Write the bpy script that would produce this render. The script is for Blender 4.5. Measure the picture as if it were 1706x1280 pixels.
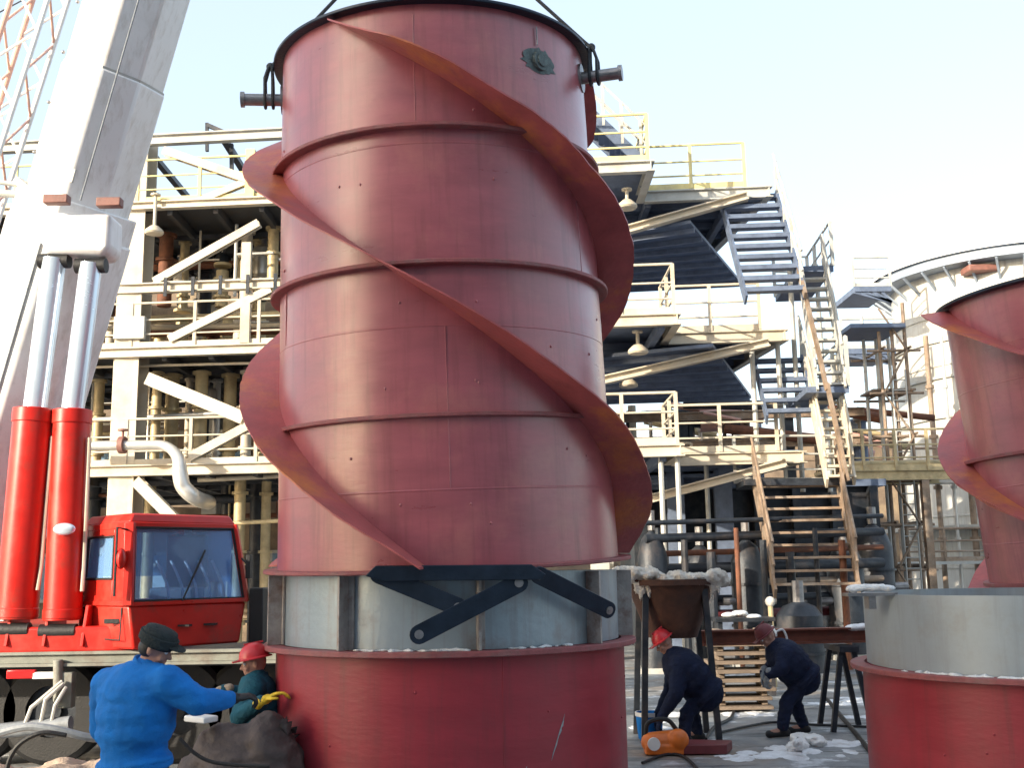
import bpy, bmesh, math, random
from mathutils import Vector, Matrix, noise, Quaternion
V = Vector; R_ = math.radians
rnd = random.Random(7)
sc = bpy.context.scene
for o in list(bpy.data.objects): bpy.data.objects.remove(o)
col = sc.collection

# ---------------------------------------------------------------- camera
CAMZ, FPX, PITCH, ROLL = 2.05, 1800.0, 0.170, -0.0157
camd = bpy.data.cameras.new('camera'); cam = bpy.data.objects.new('camera', camd); col.objects.link(cam)
camd.sensor_width = 36; camd.lens = FPX / 1706 * 36; camd.clip_end = 2000; camd.clip_start = .05
FW = V((0, math.cos(PITCH), math.sin(PITCH)))
_up = V((0, -math.sin(PITCH), math.cos(PITCH))); _rt = V((1, 0, 0))
RT = _rt * math.cos(ROLL) + _up * math.sin(ROLL); UP = -_rt * math.sin(ROLL) + _up * math.cos(ROLL)
cam.matrix_world = Matrix((( RT.x, UP.x, -FW.x, 0), (RT.y, UP.y, -FW.y, 0), (RT.z, UP.z, -FW.z, CAMZ), (0, 0, 0, 1)))
sc.camera = cam

# ---------------------------------------------------------------- light
SUN = V((-.74, -.60, .30)).normalized()          # towards the sun: low, behind the viewer's left shoulder
w = bpy.data.worlds.new('World'); sc.world = w; w.use_nodes = True
nt = w.node_tree; bg = nt.nodes['Background']
sky = nt.nodes.new('ShaderNodeTexSky'); sky.sky_type = 'NISHITA'; sky.sun_disc = False
sky.sun_elevation = math.asin(SUN.z); sky.sun_rotation = math.atan2(SUN.x, SUN.y)
sky.air_density = 1.0; sky.dust_density = 2.6; sky.ozone_density = 1.0; sky.altitude = 0
hzx = nt.nodes.new('ShaderNodeMix'); hzx.data_type = 'RGBA'; hzx.inputs[0].default_value = .5; hzx.inputs[7].default_value = (2.15, 2.35, 2.42, 1)   # winter haze over the whole sky
nt.links.new(sky.outputs[0], hzx.inputs[6]); nt.links.new(hzx.outputs[2], bg.inputs[0]); bg.inputs[1].default_value = 0.15
sd = bpy.data.lights.new('sun', 'SUN'); so = bpy.data.objects.new('sun', sd); col.objects.link(so)
sd.energy = 2.6; sd.angle = R_(.6); sd.color = (1, .88, .70)
so.rotation_euler = SUN.to_track_quat('Z', 'Y').to_euler()
sc.view_settings.view_transform = 'Standard'; sc.view_settings.look = 'None'
sc.view_settings.exposure = 1.72; sc.view_settings.gamma = 1

# ---------------------------------------------------------------- helpers
def ray(px, py): return FW + RT * ((px - 853) / FPX) - UP * ((py - 640) / FPX)
C0 = V((0, 0, CAMZ))
def at(px, py, Y):
    d = ray(px, py); return C0 + d * (Y / d.y)
def rk(px, py, Y0=25.0):                            # a point on the facade plane of the pipe rack, or a plane parallel to it
    d = ray(px, py); return C0 + d * (Y0 / (d.y + .08 * d.x))
def rky(X, Y0=25.0): return Y0 - .08 * X

def mat(name, c, rough=.5, metal=0, var=.25, scale=3., bump=.15, dirt=None, dirtamt=.4, dscale=2., spec=.5, stretch=(1, 1, 1), bscale=None, runs=None):
    m = bpy.data.materials.new(name); m.use_nodes = True; t = m.node_tree; n = t.nodes; L = t.links
    p = n['Principled BSDF']; p.inputs['Roughness'].default_value = rough; p.inputs['Metallic'].default_value = metal
    p.inputs['Specular IOR Level'].default_value = spec
    tc = n.new('ShaderNodeTexCoord'); mp = n.new('ShaderNodeMapping'); mp.inputs['Scale'].default_value = stretch
    L.new(tc.outputs['Object'], mp.inputs[0])
    nz = n.new('ShaderNodeTexNoise'); nz.inputs['Scale'].default_value = scale; nz.inputs['Detail'].default_value = 6; nz.inputs['Roughness'].default_value = .62
    L.new(mp.outputs[0], nz.inputs['Vector'])
    r = n.new('ShaderNodeValToRGB'); r.color_ramp.elements[0].position = .3; r.color_ramp.elements[1].position = .7
    r.color_ramp.elements[0].color = (*[max(0, x * (1 - var)) for x in c], 1); r.color_ramp.elements[1].color = (*[min(1, x * (1 + var)) for x in c], 1)
    L.new(nz.outputs['Fac'], r.inputs[0]); out = r.outputs[0]
    if dirt:
        n2 = n.new('ShaderNodeTexNoise'); n2.inputs['Scale'].default_value = dscale; n2.inputs['Detail'].default_value = 8; n2.inputs['Roughness'].default_value = .7
        L.new(tc.outputs['Object'], n2.inputs['Vector'])
        r2 = n.new('ShaderNodeValToRGB'); r2.color_ramp.elements[0].position = .5; r2.color_ramp.elements[1].position = .68
        r2.color_ramp.elements[0].color = (0, 0, 0, 1); r2.color_ramp.elements[1].color = (dirtamt,) * 3 + (1,)
        L.new(n2.outputs['Fac'], r2.inputs[0])
        mx = n.new('ShaderNodeMix'); mx.data_type = 'RGBA'; L.new(r2.outputs[0], mx.inputs[0]); L.new(out, mx.inputs[6]); mx.inputs[7].default_value = (*dirt, 1)
        out = mx.outputs[2]
    if runs:                                         # rust and water runs down the plate
        m3 = n.new('ShaderNodeMapping'); m3.inputs['Scale'].default_value = (7, 7, .45); L.new(tc.outputs['Object'], m3.inputs[0])
        n3 = n.new('ShaderNodeTexNoise'); n3.inputs['Scale'].default_value = 1.6; n3.inputs['Detail'].default_value = 7; n3.inputs['Roughness'].default_value = .65; L.new(m3.outputs[0], n3.inputs['Vector'])
        r3 = n.new('ShaderNodeValToRGB'); r3.color_ramp.elements[0].position = .50; r3.color_ramp.elements[1].position = .74; r3.color_ramp.elements[0].color = (0, 0, 0, 1); r3.color_ramp.elements[1].color = (.7, .7, .7, 1); L.new(n3.outputs['Fac'], r3.inputs[0])
        x3 = n.new('ShaderNodeMix'); x3.data_type = 'RGBA'; L.new(r3.outputs[0], x3.inputs[0]); L.new(out, x3.inputs[6]); x3.inputs[7].default_value = (*runs, 1); out = x3.outputs[2]
    L.new(out, p.inputs['Base Color'])
    if bump:
        nb = n.new('ShaderNodeTexNoise'); nb.inputs['Scale'].default_value = bscale or scale * 6; nb.inputs['Detail'].default_value = 5
        L.new(mp.outputs[0], nb.inputs['Vector'])
        b = n.new('ShaderNodeBump'); b.inputs['Strength'].default_value = bump; b.inputs['Distance'].default_value = .02
        L.new(nb.outputs['Fac'], b.inputs['Height']); L.new(b.outputs[0], p.inputs['Normal'])
        ma = n.new('ShaderNodeMath'); ma.operation = 'MULTIPLY_ADD'; ma.inputs[1].default_value = .35; ma.inputs[2].default_value = max(0, rough - .17)
        L.new(nz.outputs['Fac'], ma.inputs[0]); L.new(ma.outputs[0], p.inputs['Roughness'])
    return m

M = {}
M['primer'] = mat('red oxide primer', (.35, .080, .098), .33, var=.16, scale=2.2, bump=.08, dirt=(.46, .15, .13), dirtamt=.6, spec=.6, runs=(.20, .045, .05), dscale=1.3, stretch=(.6, .6, 2.2), bscale=14)
_p = M['primer'].node_tree.nodes['Principled BSDF']; _p.inputs['Coat Weight'].default_value = .55; _p.inputs['Coat Roughness'].default_value = .32
M['primer_fin'] = mat('red oxide fin', (.40, .095, .095), .45, var=.2, scale=4, bump=.2, dirt=(.60, .20, .055), dirtamt=.9, dscale=1.1)  # orange rust patches and lighter red also paint in the sun on the fins
M['primer_dark'] = mat('dark red primer', (.30, .026, .040), .45, var=.14, scale=2.5, bump=.1, dirt=(.24, .035, .045), dirtamt=.5, runs=(.17, .03, .035), stretch=(.6, .6, 2))
M['primer_flange'] = mat('flange primer', (.27, .075, .078), .6, var=.25, scale=9, bump=.25, dirt=(.2, .14, .13), dirtamt=.6, dscale=4)
M['galv'] = mat('grey galvanised sheet', (.30, .36, .40), .38, .35, var=.10, scale=3, bump=.12, dirt=(.22, .19, .17), dirtamt=.6, dscale=3, runs=(.22, .20, .19))
M['galv_flat'] = mat('pale grey painted sheet', (.33, .38, .41), .45, .2, var=.07, scale=2, bump=.08, dirt=(.27, .25, .21), dirtamt=.45, dscale=2.2, runs=(.26, .28, .29))
M['rib'] = mat('rusty rib steel', (.34, .31, .29), .55, .2, var=.3, scale=7, bump=.2, dirt=(.16, .07, .045), dirtamt=.7, dscale=6)
M['strap'] = mat('blue black steel', (.012, .022, .040), .35, .4, var=.3, scale=6, bump=.15)
M['steel'] = mat('bare steel', (.28, .27, .27), .4, .8, var=.25, scale=9, bump=.2)
M['black'] = mat('black rubber', (.012, .012, .013), .55, var=.3, scale=8, bump=.2)
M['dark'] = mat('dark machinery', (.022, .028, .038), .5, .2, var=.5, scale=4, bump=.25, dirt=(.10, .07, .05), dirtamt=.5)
M['burnt'] = mat('burnt paint', (.10, .13, .13), .7, var=.5, scale=20, bump=.4)
M['rope'] = mat('wire rope', (.05, .055, .06), .5, .6, var=.4, scale=30, bump=.6)
M['boom'] = mat('white crane enamel', (.78, .77, .75), .38, var=.04, scale=1.4, bump=.05, dirt=(.52, .47, .41), dirtamt=.5, dscale=1.2, runs=(.52, .48, .43))
M['pad'] = mat('faded red brown pad', (.22, .10, .08), .6, var=.25, scale=8)
M['cranered'] = mat('red crane enamel', (.58, .020, .012), .33, var=.14, scale=3, bump=.06, dirt=(.26, .06, .04), dirtamt=.7, dscale=2.6, bscale=5)
M['chrome'] = mat('chromed rod', (.70, .80, .90), .22, .45, var=.05, scale=3, bump=.02)
M['cream'] = mat('cream steel paint', (.55, .49, .39), .55, var=.12, scale=1.5, bump=.1, dirt=(.42, .32, .20), dirtamt=.55, dscale=1.3)
M['palesteel'] = mat('pale grey steel paint', (.46, .46, .43), .5, var=.15, scale=2, bump=.1, dirt=(.32, .25, .18), dirtamt=.55, dscale=1.4)
M['yellow'] = mat('pale yellow rail paint', (.70, .60, .27), .5, var=.2, scale=3, bump=.1, dirt=(.5, .42, .3), dirtamt=.5)
M['ochre'] = mat('ochre pipe cladding', (.52, .42, .24), .5, .15, var=.25, scale=3, bump=.1, dirt=(.25, .16, .08), dirtamt=.6, dscale=2)
M['deck'] = mat('dark deck plate', (.07, .075, .085), .6, .3, var=.3, scale=5, bump=.2, dirt=(.12, .08, .05), dirtamt=.5)
M['deckblue'] = mat('blue grey deck plate', (.12, .155, .23), .6, .2, var=.25, scale=4, bump=.2)
M['silver'] = mat('silver pipe jacket', (.62, .60, .56), .35, .6, var=.1, scale=3, bump=.1)
M['brownwall'] = mat('brown cladding', (.19, .14, .10), .7, var=.45, scale=.9, bump=.2, dirt=(.35, .27, .17), dirtamt=.8, dscale=.8)
M['tankwhite'] = mat('white tank paint', (.56, .55, .51), .45, var=.08, scale=.5, bump=.04, dirt=(.40, .35, .28), dirtamt=.6, dscale=.35, runs=(.36, .30, .24))
M['tankblue'] = mat('blue tank rim', (.10, .24, .44), .5, var=.2, scale=1)
M['tankrim'] = mat('pale blue tank rim', (.26, .31, .38), .5, var=.3, scale=.8)
M['snow'] = mat('snow', (.80, .82, .84), .8, var=.1, scale=9, bump=.8, dirt=(.46, .43, .40), dirtamt=.8, dscale=3)
M['wool'] = mat('white insulation wool', (.72, .68, .60), .9, var=.2, scale=14, bump=1.0, dirt=(.45, .30, .20), dirtamt=.5, dscale=6)
M['rust'] = mat('rusty steel', (.17, .065, .035), .75, .1, var=.4, scale=5, bump=.4, dirt=(.09, .045, .03), dirtamt=.7)
M['rustdark'] = mat('dark rusty plate', (.085, .038, .024), .75, .1, var=.4, scale=5, bump=.4, dirt=(.05, .03, .025), dirtamt=.7)
M['rustscaf'] = mat('rusty scaffold tube', (.28, .20, .14), .6, .3, var=.4, scale=3, bump=.2, dirt=(.45, .40, .34), dirtamt=.6)
M['wood'] = mat('weathered boards', (.19, .145, .11), .8, var=.3, scale=4, bump=.3, stretch=(1, 6, 6))
M['pinkwall'] = mat('faded pink cladding', (.60, .34, .28), .6, var=.15, scale=1)
M['whitered'] = mat('white boom paint', (.82, .80, .78), .4, var=.06, scale=4)
M['orangeboom'] = mat('orange red boom paint', (.72, .43, .34), .45, var=.15, scale=4)
M['skin'] = mat('skin', (.42, .22, .16), .55, var=.12, scale=14, bump=.1)
M['blue'] = mat('blue work jacket cloth', (.008, .155, .50), .8, var=.18, scale=6, bump=.25, bscale=90, spec=.25)
M['navy'] = mat('navy work cloth', (.010, .016, .042), .85, var=.3, scale=8, bump=.5, bscale=60, spec=.25)
M['darkcloth'] = mat('dark grey green cloth', (.030, .038, .040), .9, var=.3, scale=10, bump=.5, spec=.2)
M['greycloth'] = mat('grey trouser cloth', (.09, .10, .11), .9, var=.25, scale=10, bump=.5, spec=.2)
M['teal'] = mat('teal work cloth', (.014, .085, .125), .85, var=.25, scale=8, bump=.5, spec=.25)
M['beige'] = mat('beige cloth', (.36, .29, .22), .9, var=.25, scale=10, bump=.5)
M['yglove'] = mat('yellow glove', (.72, .50, .03), .7, var=.2, scale=14, bump=.4)
M['redhat'] = mat('red helmet plastic', (.55, .03, .04), .3, var=.08, scale=4, bump=.02)
M['tarp'] = mat('brown tarpaulin', (.065, .048, .044), .7, var=.35, scale=4, bump=.5, dirt=(.14, .11, .10), dirtamt=.5)
M['orange'] = mat('orange plastic', (.72, .17, .02), .4, var=.12, scale=6, bump=.1)
M['maroon'] = mat('maroon steel plate', (.16, .03, .035), .55, var=.25, scale=5, bump=.2)
M['carrier'] = mat('grey green carrier paint', (.22, .23, .20), .55, var=.25, scale=3, dirt=(.14, .09, .07), dirtamt=.7)
M['hose'] = mat('grey rubber hose', (.22, .24, .26), .5, var=.25, scale=10)
M['beam'] = mat('rust primer beam', (.20, .06, .035), .65, var=.3, scale=3, bump=.25, dirt=(.10, .07, .06), dirtamt=.7, dscale=1)
M['redlamp'] = mat('red lens', (.6, .02, .02), .2, var=.05)
M['whitepaint'] = mat('white paint', (.8, .8, .78), .4, var=.05)

def glassmat():
    m = bpy.data.materials.new('tinted cab glass'); m.use_nodes = True; t = m.node_tree; n = t.nodes; L = t.links
    p = n['Principled BSDF']; p.inputs['Base Color'].default_value = (.30, .50, .76, 1); p.inputs['Roughness'].default_value = .05
    tr = n.new('ShaderNodeBsdfTransparent'); tr.inputs[0].default_value = (.70, .84, 1.0, 1)
    mx = n.new('ShaderNodeMixShader'); mx.inputs[0].default_value = .70
    L.new(p.outputs[0], mx.inputs[1]); L.new(tr.outputs[0], mx.inputs[2]); L.new(mx.outputs[0], n['Material Output'].inputs[0])
    return m
M['glass'] = glassmat()

def groundmat():
    m = bpy.data.materials.new('wet concrete yard'); m.use_nodes = True; t = m.node_tree; n = t.nodes; L = t.links
    p = n['Principled BSDF']; tc = n.new('ShaderNodeTexCoord')
    def nz(s, d=7, r=.6):
        x = n.new('ShaderNodeTexNoise'); x.inputs['Scale'].default_value = s; x.inputs['Detail'].default_value = d; x.inputs['Roughness'].default_value = r
        L.new(tc.outputs['Object'], x.inputs['Vector']); return x.outputs['Fac']
    def ramp(f, a, b, ca, cb):
        r = n.new('ShaderNodeValToRGB'); e = r.color_ramp.elements; e[0].position = a; e[1].position = b; e[0].color = (*ca, 1); e[1].color = (*cb, 1); L.new(f, r.inputs[0]); return r.outputs[0]
    def mix(f, a, b):
        x = n.new('ShaderNodeMix'); x.data_type = 'RGBA'; L.new(f, x.inputs[0]); L.new(a, x.inputs[6]); L.new(b, x.inputs[7]); return x.outputs[2]
    base = ramp(nz(1.5), .3, .7, (.15, .165, .175), (.34, .36, .37))
    dirt = ramp(nz(9), .3, .7, (.16, .12, .09), (.36, .28, .21))
    b1 = mix(ramp(nz(.45), .5, .62, (0, 0, 0), (.8, .8, .8)), base, dirt)
    snow = ramp(nz(20), .3, .7, (.62, .66, .70), (.78, .80, .82))
    b2 = mix(ramp(nz(1.1, 9, .68), .56, .63, (0, 0, 0), (1, 1, 1)), b1, snow)
    mp = n.new('ShaderNodeMapping'); mp.inputs['Scale'].default_value = (.35, 2.6, 1); mp.inputs['Rotation'].default_value = (0, 0, .25); L.new(tc.outputs['Object'], mp.inputs[0])
    x4 = n.new('ShaderNodeTexNoise'); x4.inputs['Scale'].default_value = 1.3; x4.inputs['Detail'].default_value = 8; x4.inputs['Roughness'].default_value = .65; L.new(mp.outputs[0], x4.inputs['Vector'])
    wet = n.new('ShaderNodeRGB'); wet.outputs[0].default_value = (.07, .075, .08, 1)
    b2 = mix(ramp(x4.outputs['Fac'], .54, .60, (0, 0, 0), (.75, .75, .75)), b2, wet.outputs[0])
    L.new(b2, p.inputs['Base Color'])
    rr = ramp(nz(.9), .4, .65, (.3, .3, .3), (.8, .8, .8)); L.new(rr, p.inputs['Roughness'])
    bp = n.new('ShaderNodeBump'); bp.inputs['Strength'].default_value = .5; bp.inputs['Distance'].default_value = .04; L.new(nz(7, 9, .7), bp.inputs['Height']); L.new(bp.outputs[0], p.inputs['Normal'])
    return m
M['ground'] = groundmat()

def root_of(o):
    while o.parent: o = o.parent
    return o
class MB:
    def __init__(s): s.bm = bmesh.new()
    def box(s, c, d, rot=None):
        m = Matrix.Translation(V(c)) @ (rot.to_4x4() if rot else Matrix()) @ Matrix.Diagonal((*d, 1))
        bmesh.ops.create_cube(s.bm, size=1, matrix=m); return s
    def frame(s, a, b, up=(0, 0, 1)):
        z = (V(b) - V(a)).normalized(); u = V(up)
        if abs(z.dot(u)) > .98: u = V((0, 1, 0))
        x = u.cross(z).normalized(); y = z.cross(x)
        return Matrix((x, y, z)).transposed()
    def bar(s, a, b, w, h, up=(0, 0, 1)):           # w across, h along up
        a = V(a); b = V(b); return s.box((a + b) / 2, (w, h, (b - a).length), s.frame(a, b, up))
    def ibeam(s, a, b, w, h, tf=.03, tw=.025, up=(0, 0, 1)):
        a = V(a); b = V(b); f = s.frame(a, b, up); l = (b - a).length; c = (a + b) / 2; y = f @ V((0, 1, 0))
        s.box(c + y * (h / 2 - tf / 2), (w, tf, l), f); s.box(c - y * (h / 2 - tf / 2), (w, tf, l), f); s.box(c, (tw, h - 2 * tf - .004, l - .004), f); return s
    def tube(s, a, b, r, n=12, r2=None):
        a = V(a); b = V(b); m = Matrix.Translation((a + b) / 2) @ s.frame(a, b).to_4x4()
        bmesh.ops.create_cone(s.bm, cap_ends=True, segments=n, radius1=r, radius2=r if r2 is None else r2, depth=(b - a).length, matrix=m); return s
    def path(s, pts, r, n=8):
        pts = [V(p) for p in pts]; rings = []; prev = None
        for i, p in enumerate(pts):
            t = (pts[min(i + 1, len(pts) - 1)] - pts[max(i - 1, 0)]).normalized()
            if prev is None: x = t.orthogonal().normalized()
            else: x = (prev - t * prev.dot(t)).normalized()
            prev = x; y = t.cross(x)
            rr = r[i] if isinstance(r, (list, tuple)) else r
            rings.append([s.bm.verts.new(p + (x * math.cos(k * 2 * math.pi / n) + y * math.sin(k * 2 * math.pi / n)) * rr) for k in range(n)])
        for A, B in zip(rings, rings[1:]):
            for k in range(n): s.bm.faces.new((A[k], A[(k + 1) % n], B[(k + 1) % n], B[k]))
        s.bm.faces.new(rings[0][::-1]); s.bm.faces.new(rings[-1]); return s
    def lathe(s, prof, n=96, c=(0, 0, 0), closed=False, a0=0, a1=2 * math.pi):
        c = V(c); full = abs(a1 - a0 - 2 * math.pi) < 1e-6; m = n if full else n + 1; rows = []
        for k in range(m):
            a = a0 + (a1 - a0) * k / n
            rows.append([s.bm.verts.new(c + V((r * math.cos(a), r * math.sin(a), z))) for r, z in prof])
        for k in range(n):
            A = rows[k]; B = rows[(k + 1) % m]
            q = len(prof) if closed else len(prof) - 1
            for i in range(q):
                j = (i + 1) % len(prof); s.bm.faces.new((A[i], B[i], B[j], A[j]))
        return s
    def prism(s, poly, ext):                        # a planar polygon of 3-D points extruded by a vector
        e = V(ext); A = [s.bm.verts.new(V(p)) for p in poly]; B = [s.bm.verts.new(V(p) + e) for p in poly]; n = len(poly)
        s.bm.faces.new(A[::-1]); s.bm.faces.new(B)
        for k in range(n): s.bm.faces.new((A[k], A[(k + 1) % n], B[(k + 1) % n], B[k]))
        return s
    def ball(s, c, r, rot=None, seg=16):
        r = r if isinstance(r, (tuple, list)) else (r, r, r)
        m = Matrix.Translation(V(c)) @ (rot.to_4x4() if rot else Matrix()) @ Matrix.Diagonal((*r, 1))
        bmesh.ops.create_uvsphere(s.bm, u_segments=seg, v_segments=seg // 2 + 2, radius=1, matrix=m); return s
    def cap(s, a, ra, b, rb, n=14):                 # tapered capsule
        s.ball(a, ra, seg=n); s.ball(b, rb, seg=n)
        if (V(b) - V(a)).length > 1e-4: s.tube(a, b, ra, n, rb)
        return s
    def build(s, name, m, parent=None, local=False, smooth=True, bevel=0, ang=35, remesh=0, iters=6, lumps=0, lscale=6):
        bm = s.bm; bmesh.ops.recalc_face_normals(bm, faces=bm.faces[:])
        if parent is not None and not local:
            bmesh.ops.translate(bm, verts=bm.verts[:], vec=-root_of(parent).location)
        me = bpy.data.meshes.new(name); bm.to_mesh(me); bm.free()
        o = bpy.data.objects.new(name, me); col.objects.link(o)
        if remesh:
            md = o.modifiers.new('r', 'REMESH'); md.mode = 'VOXEL'; md.voxel_size = remesh
            if iters: ms = o.modifiers.new('s', 'SMOOTH'); ms.iterations = iters; ms.factor = .5
            dg = bpy.context.evaluated_depsgraph_get(); me2 = bpy.data.meshes.new_from_object(o.evaluated_get(dg)); o.modifiers.clear(); o.data = me2; bpy.data.meshes.remove(me); me = me2; me.name = name
            if lumps:
                for v in me.vertices:
                    p = v.co * lscale; q = .7 * noise.noise(p) + .5 * noise.noise(V((p.x * 2.1, p.y * 2.1, p.z * 3.4)) + V((3, 1, 7))) + .25 * noise.noise(p * 5.5)
                    q -= .9 * abs(noise.noise(V((p.x * .8, p.y * .8, p.z * 1.7)) + V((9, 4, 2))))
                    v.co += v.normal * q * lumps
                me.update()
        me.materials.append(m)
        if smooth:
            me.shade_smooth()
            if not remesh: me.set_sharp_from_angle(angle=R_(ang))
        if bevel:
            b = o.modifiers.new('bevel', 'BEVEL'); b.width = bevel; b.segments = 2; b.limit_method = 'ANGLE'; b.angle_limit = R_(40)
        if parent is not None: o.parent = parent
        return o
def tag(o, label, cat, group=None, kind=None):
    o['label'] = label; o['category'] = cat
    if group: o['group'] = group
    if kind: o['kind'] = kind
    return o
def thing(name, label, cat, loc=(0, 0, 0), group=None, rot=None):
    o = bpy.data.objects.new(name, None); col.objects.link(o); o.location = loc; o.empty_display_size = .2
    if rot is not None: o.rotation_euler = rot
    return tag(o, label, cat, group)

# ---------------------------------------------------------------- ground
g = MB(); n = 60
bmesh.ops.create_grid(g.bm, x_segments=2, y_segments=2, size=600)
go = g.build('ground', M['ground'], smooth=False); go['kind'] = 'structure'

# ---------------------------------------------------------------- hall out of view, added to shade the near yard
WY, WH = -14.0, 19.0
# ---------------------------------------------------------------- the hanging chimney section
TX, TY = -.0237, -.0408
def stack_axis(h): return V((-.5843 + TX * h, 9.7656 + TY * h, CAMZ + h))
def shell(mb, R0, taper, H, th=.03, seg=128, welds=(), vwelds=(), bumps=None):
    prof = [(R0, 0)]
    for z in sorted(welds):
        r = R0 - taper * z; prof += [(r + taper * .02, z - .008), (r + .003, z - .004), (r + .003, z + .004), (r, z + .008)]
    prof += [(R0 - taper * z, z) for z in [.11 * k for k in range(1, int(H / .11))] if all(abs(z - q_) > .05 for q_ in welds)]
    prof.sort(key=lambda q_: q_[1])
    prof += [(R0 - taper * H, H), (R0 - taper * H - th, H), (R0 - th, 0)]
    mb.lathe(prof, seg, closed=True)
    for v in mb.bm.verts:                            # rolled plate is never quite round
        rr = math.hypot(v.co.x, v.co.y); a = math.atan2(v.co.y, v.co.x); f = noise.noise(V((3.2 * math.cos(a), 3.2 * math.sin(a), v.co.z * 1.1))) * .007 + noise.noise(V((9 * math.cos(a), 9 * math.sin(a), v.co.z * 3.2))) * .0022
        v.co.x *= 1 + f / rr; v.co.y *= 1 + f / rr
    for az, z0, z1 in vwelds:
        a = R_(az - 90); k = 12
        mb.path([V(((R0 - taper * z + .002) * math.cos(a), (R0 - taper * z + .002) * math.sin(a), z)) for z in [z0 + (z1 - z0) * i / k for i in range(k + 1)]], .0045, 6)
def ring(mb, r0, r1, z, th):
    mb.lathe([(r0, z), (r1 - .006, z), (r1, z + .006), (r1, z + th - .006), (r1 - .006, z + th), (r0, z + th)], 128, closed=True)
def fin(mb, R0, taper, z_of, az0, az1, zlo, zhi, w=.34, th=.016, seed=0, tap=.01):
    n = int(abs(az1 - az0) / 1.5); rows = []
    for i in range(n + 1):
        az = az0 + (az1 - az0) * i / n; z = z_of(az)
        if z < zlo - .01 or z > zhi: continue
        a = R_(az - 90); r = R0 - taper * z
        ww = w * (.25 + .75 * min(1, (zhi - z) / tap)) + .016 * noise.noise(V((az * .06, seed, 1))) + .010 * noise.noise(V((az * .31, seed, 5)))
        dz = .030 * noise.noise(V((az * .05, seed, 9)))
        row = []
        for (rr, zz) in ((r - .01, z - th / 2), (r + ww * .5, z - th / 2 + dz * .5), (r + ww, z - th / 2 + dz), (r + ww, z + th / 2 + dz), (r + ww * .5, z + th / 2 + dz * .5), (r - .01, z + th / 2)):
            row.append(mb.bm.verts.new((rr * math.cos(a), rr * math.sin(a), zz)))
        rows.append(row)
    for A, B in zip(rows, rows[1:]):
        for k in range(6): mb.bm.faces.new((A[k], A[(k + 1) % 6], B[(k + 1) % 6], B[k]))
    mb.bm.faces.new(rows[0]); mb.bm.faces.new(rows[-1][::-1])

H0 = .046
ch = thing('chimney_section', 'tall dark red chimney section with spiral fins hanging over the grey collar', 'chimney', stack_axis(H0))
ch.rotation_euler = V((TX, TY, 1)).normalized().to_track_quat('Z', 'Y').to_euler()
# undo any spin the tracking adds, so local -Y still faces the viewer
q = V((0, 0, 1)).rotation_difference(V((TX, TY, 1)).normalized()); ch.rotation_euler = q.to_euler()
RB, TAP, HT = 1.5, .0224, 4.60
s = MB()
shell(s, RB, TAP, HT, welds=(.62, 1.9, 3.40), vwelds=((4.5, .62, 1.17), (4.5, 1.22, 1.9), (-3, 3.58, 4.5), (-62, 1.92, 2.38), (60, 2.44, 3.35)))
for k in range(24):                                # welded nubs left by the fitting lugs
    az = rnd.uniform(-80, 85); z = rnd.choice((.35, .5, .9, 1.45, 1.75, 2.1, 2.62, 3.1, 3.7, 3.95)) + rnd.uniform(-.03, .03); a = R_(az - 90); r = RB - TAP * z
    s.ball((r * math.cos(a), r * math.sin(a), z), (.010, .010, .013), seg=8)
s.build('shell', M['primer'], ch, local=True, ang=30)
for z, wd, th in ((0, .117, .03), (1.179, .055, .035), (2.387, .085, .035), (3.517, .085, .035)):
    m_ = MB(); r = RB - TAP * z; ring(m_, r - .005, r + wd, z, th); m_.build('flange_ring', M['primer_flange'], ch, local=True)
m_ = MB(); r = RB - TAP * 4.6; ring(m_, r - .03, r + .085, 4.59, .03); m_.build('top_flange', M['strap'], ch, local=True)
for k, (a0, a1) in enumerate(((-4, 330), (-32, 270), (-150, 150), (30, 282))):
    c0, sl = ((0.02, .0205), (2.2, .0187), (4.1, .016), (6.1, .016))[k]; c0 -= H0
    z_of = lambda az, c0=c0, sl=sl: c0 - az * sl
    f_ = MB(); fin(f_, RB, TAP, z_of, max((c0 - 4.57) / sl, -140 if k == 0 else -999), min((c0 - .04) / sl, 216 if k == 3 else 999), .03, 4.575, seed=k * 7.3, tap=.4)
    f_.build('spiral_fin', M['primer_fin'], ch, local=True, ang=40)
def cyl(az, r, z): a = R_(az - 90); return V((r * math.cos(a), r * math.sin(a), z))
for az, z, nm in ((-82, 4.31, 'lifting_trunnion'), (76, 4.35, 'lifting_trunnion')):
    t_ = MB(); r = RB - TAP * z
    t_.tube(cyl(az, r - .03, z), cyl(az, r + .37, z), .055, 20); t_.tube(cyl(az, r + .345, z), cyl(az, r + .38, z), .072, 20); t_.tube(cyl(az, r - .02, z), cyl(az, r + .015, z), .13, 24)
    t_.build(nm, M['steel'], ch, local=True)
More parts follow.
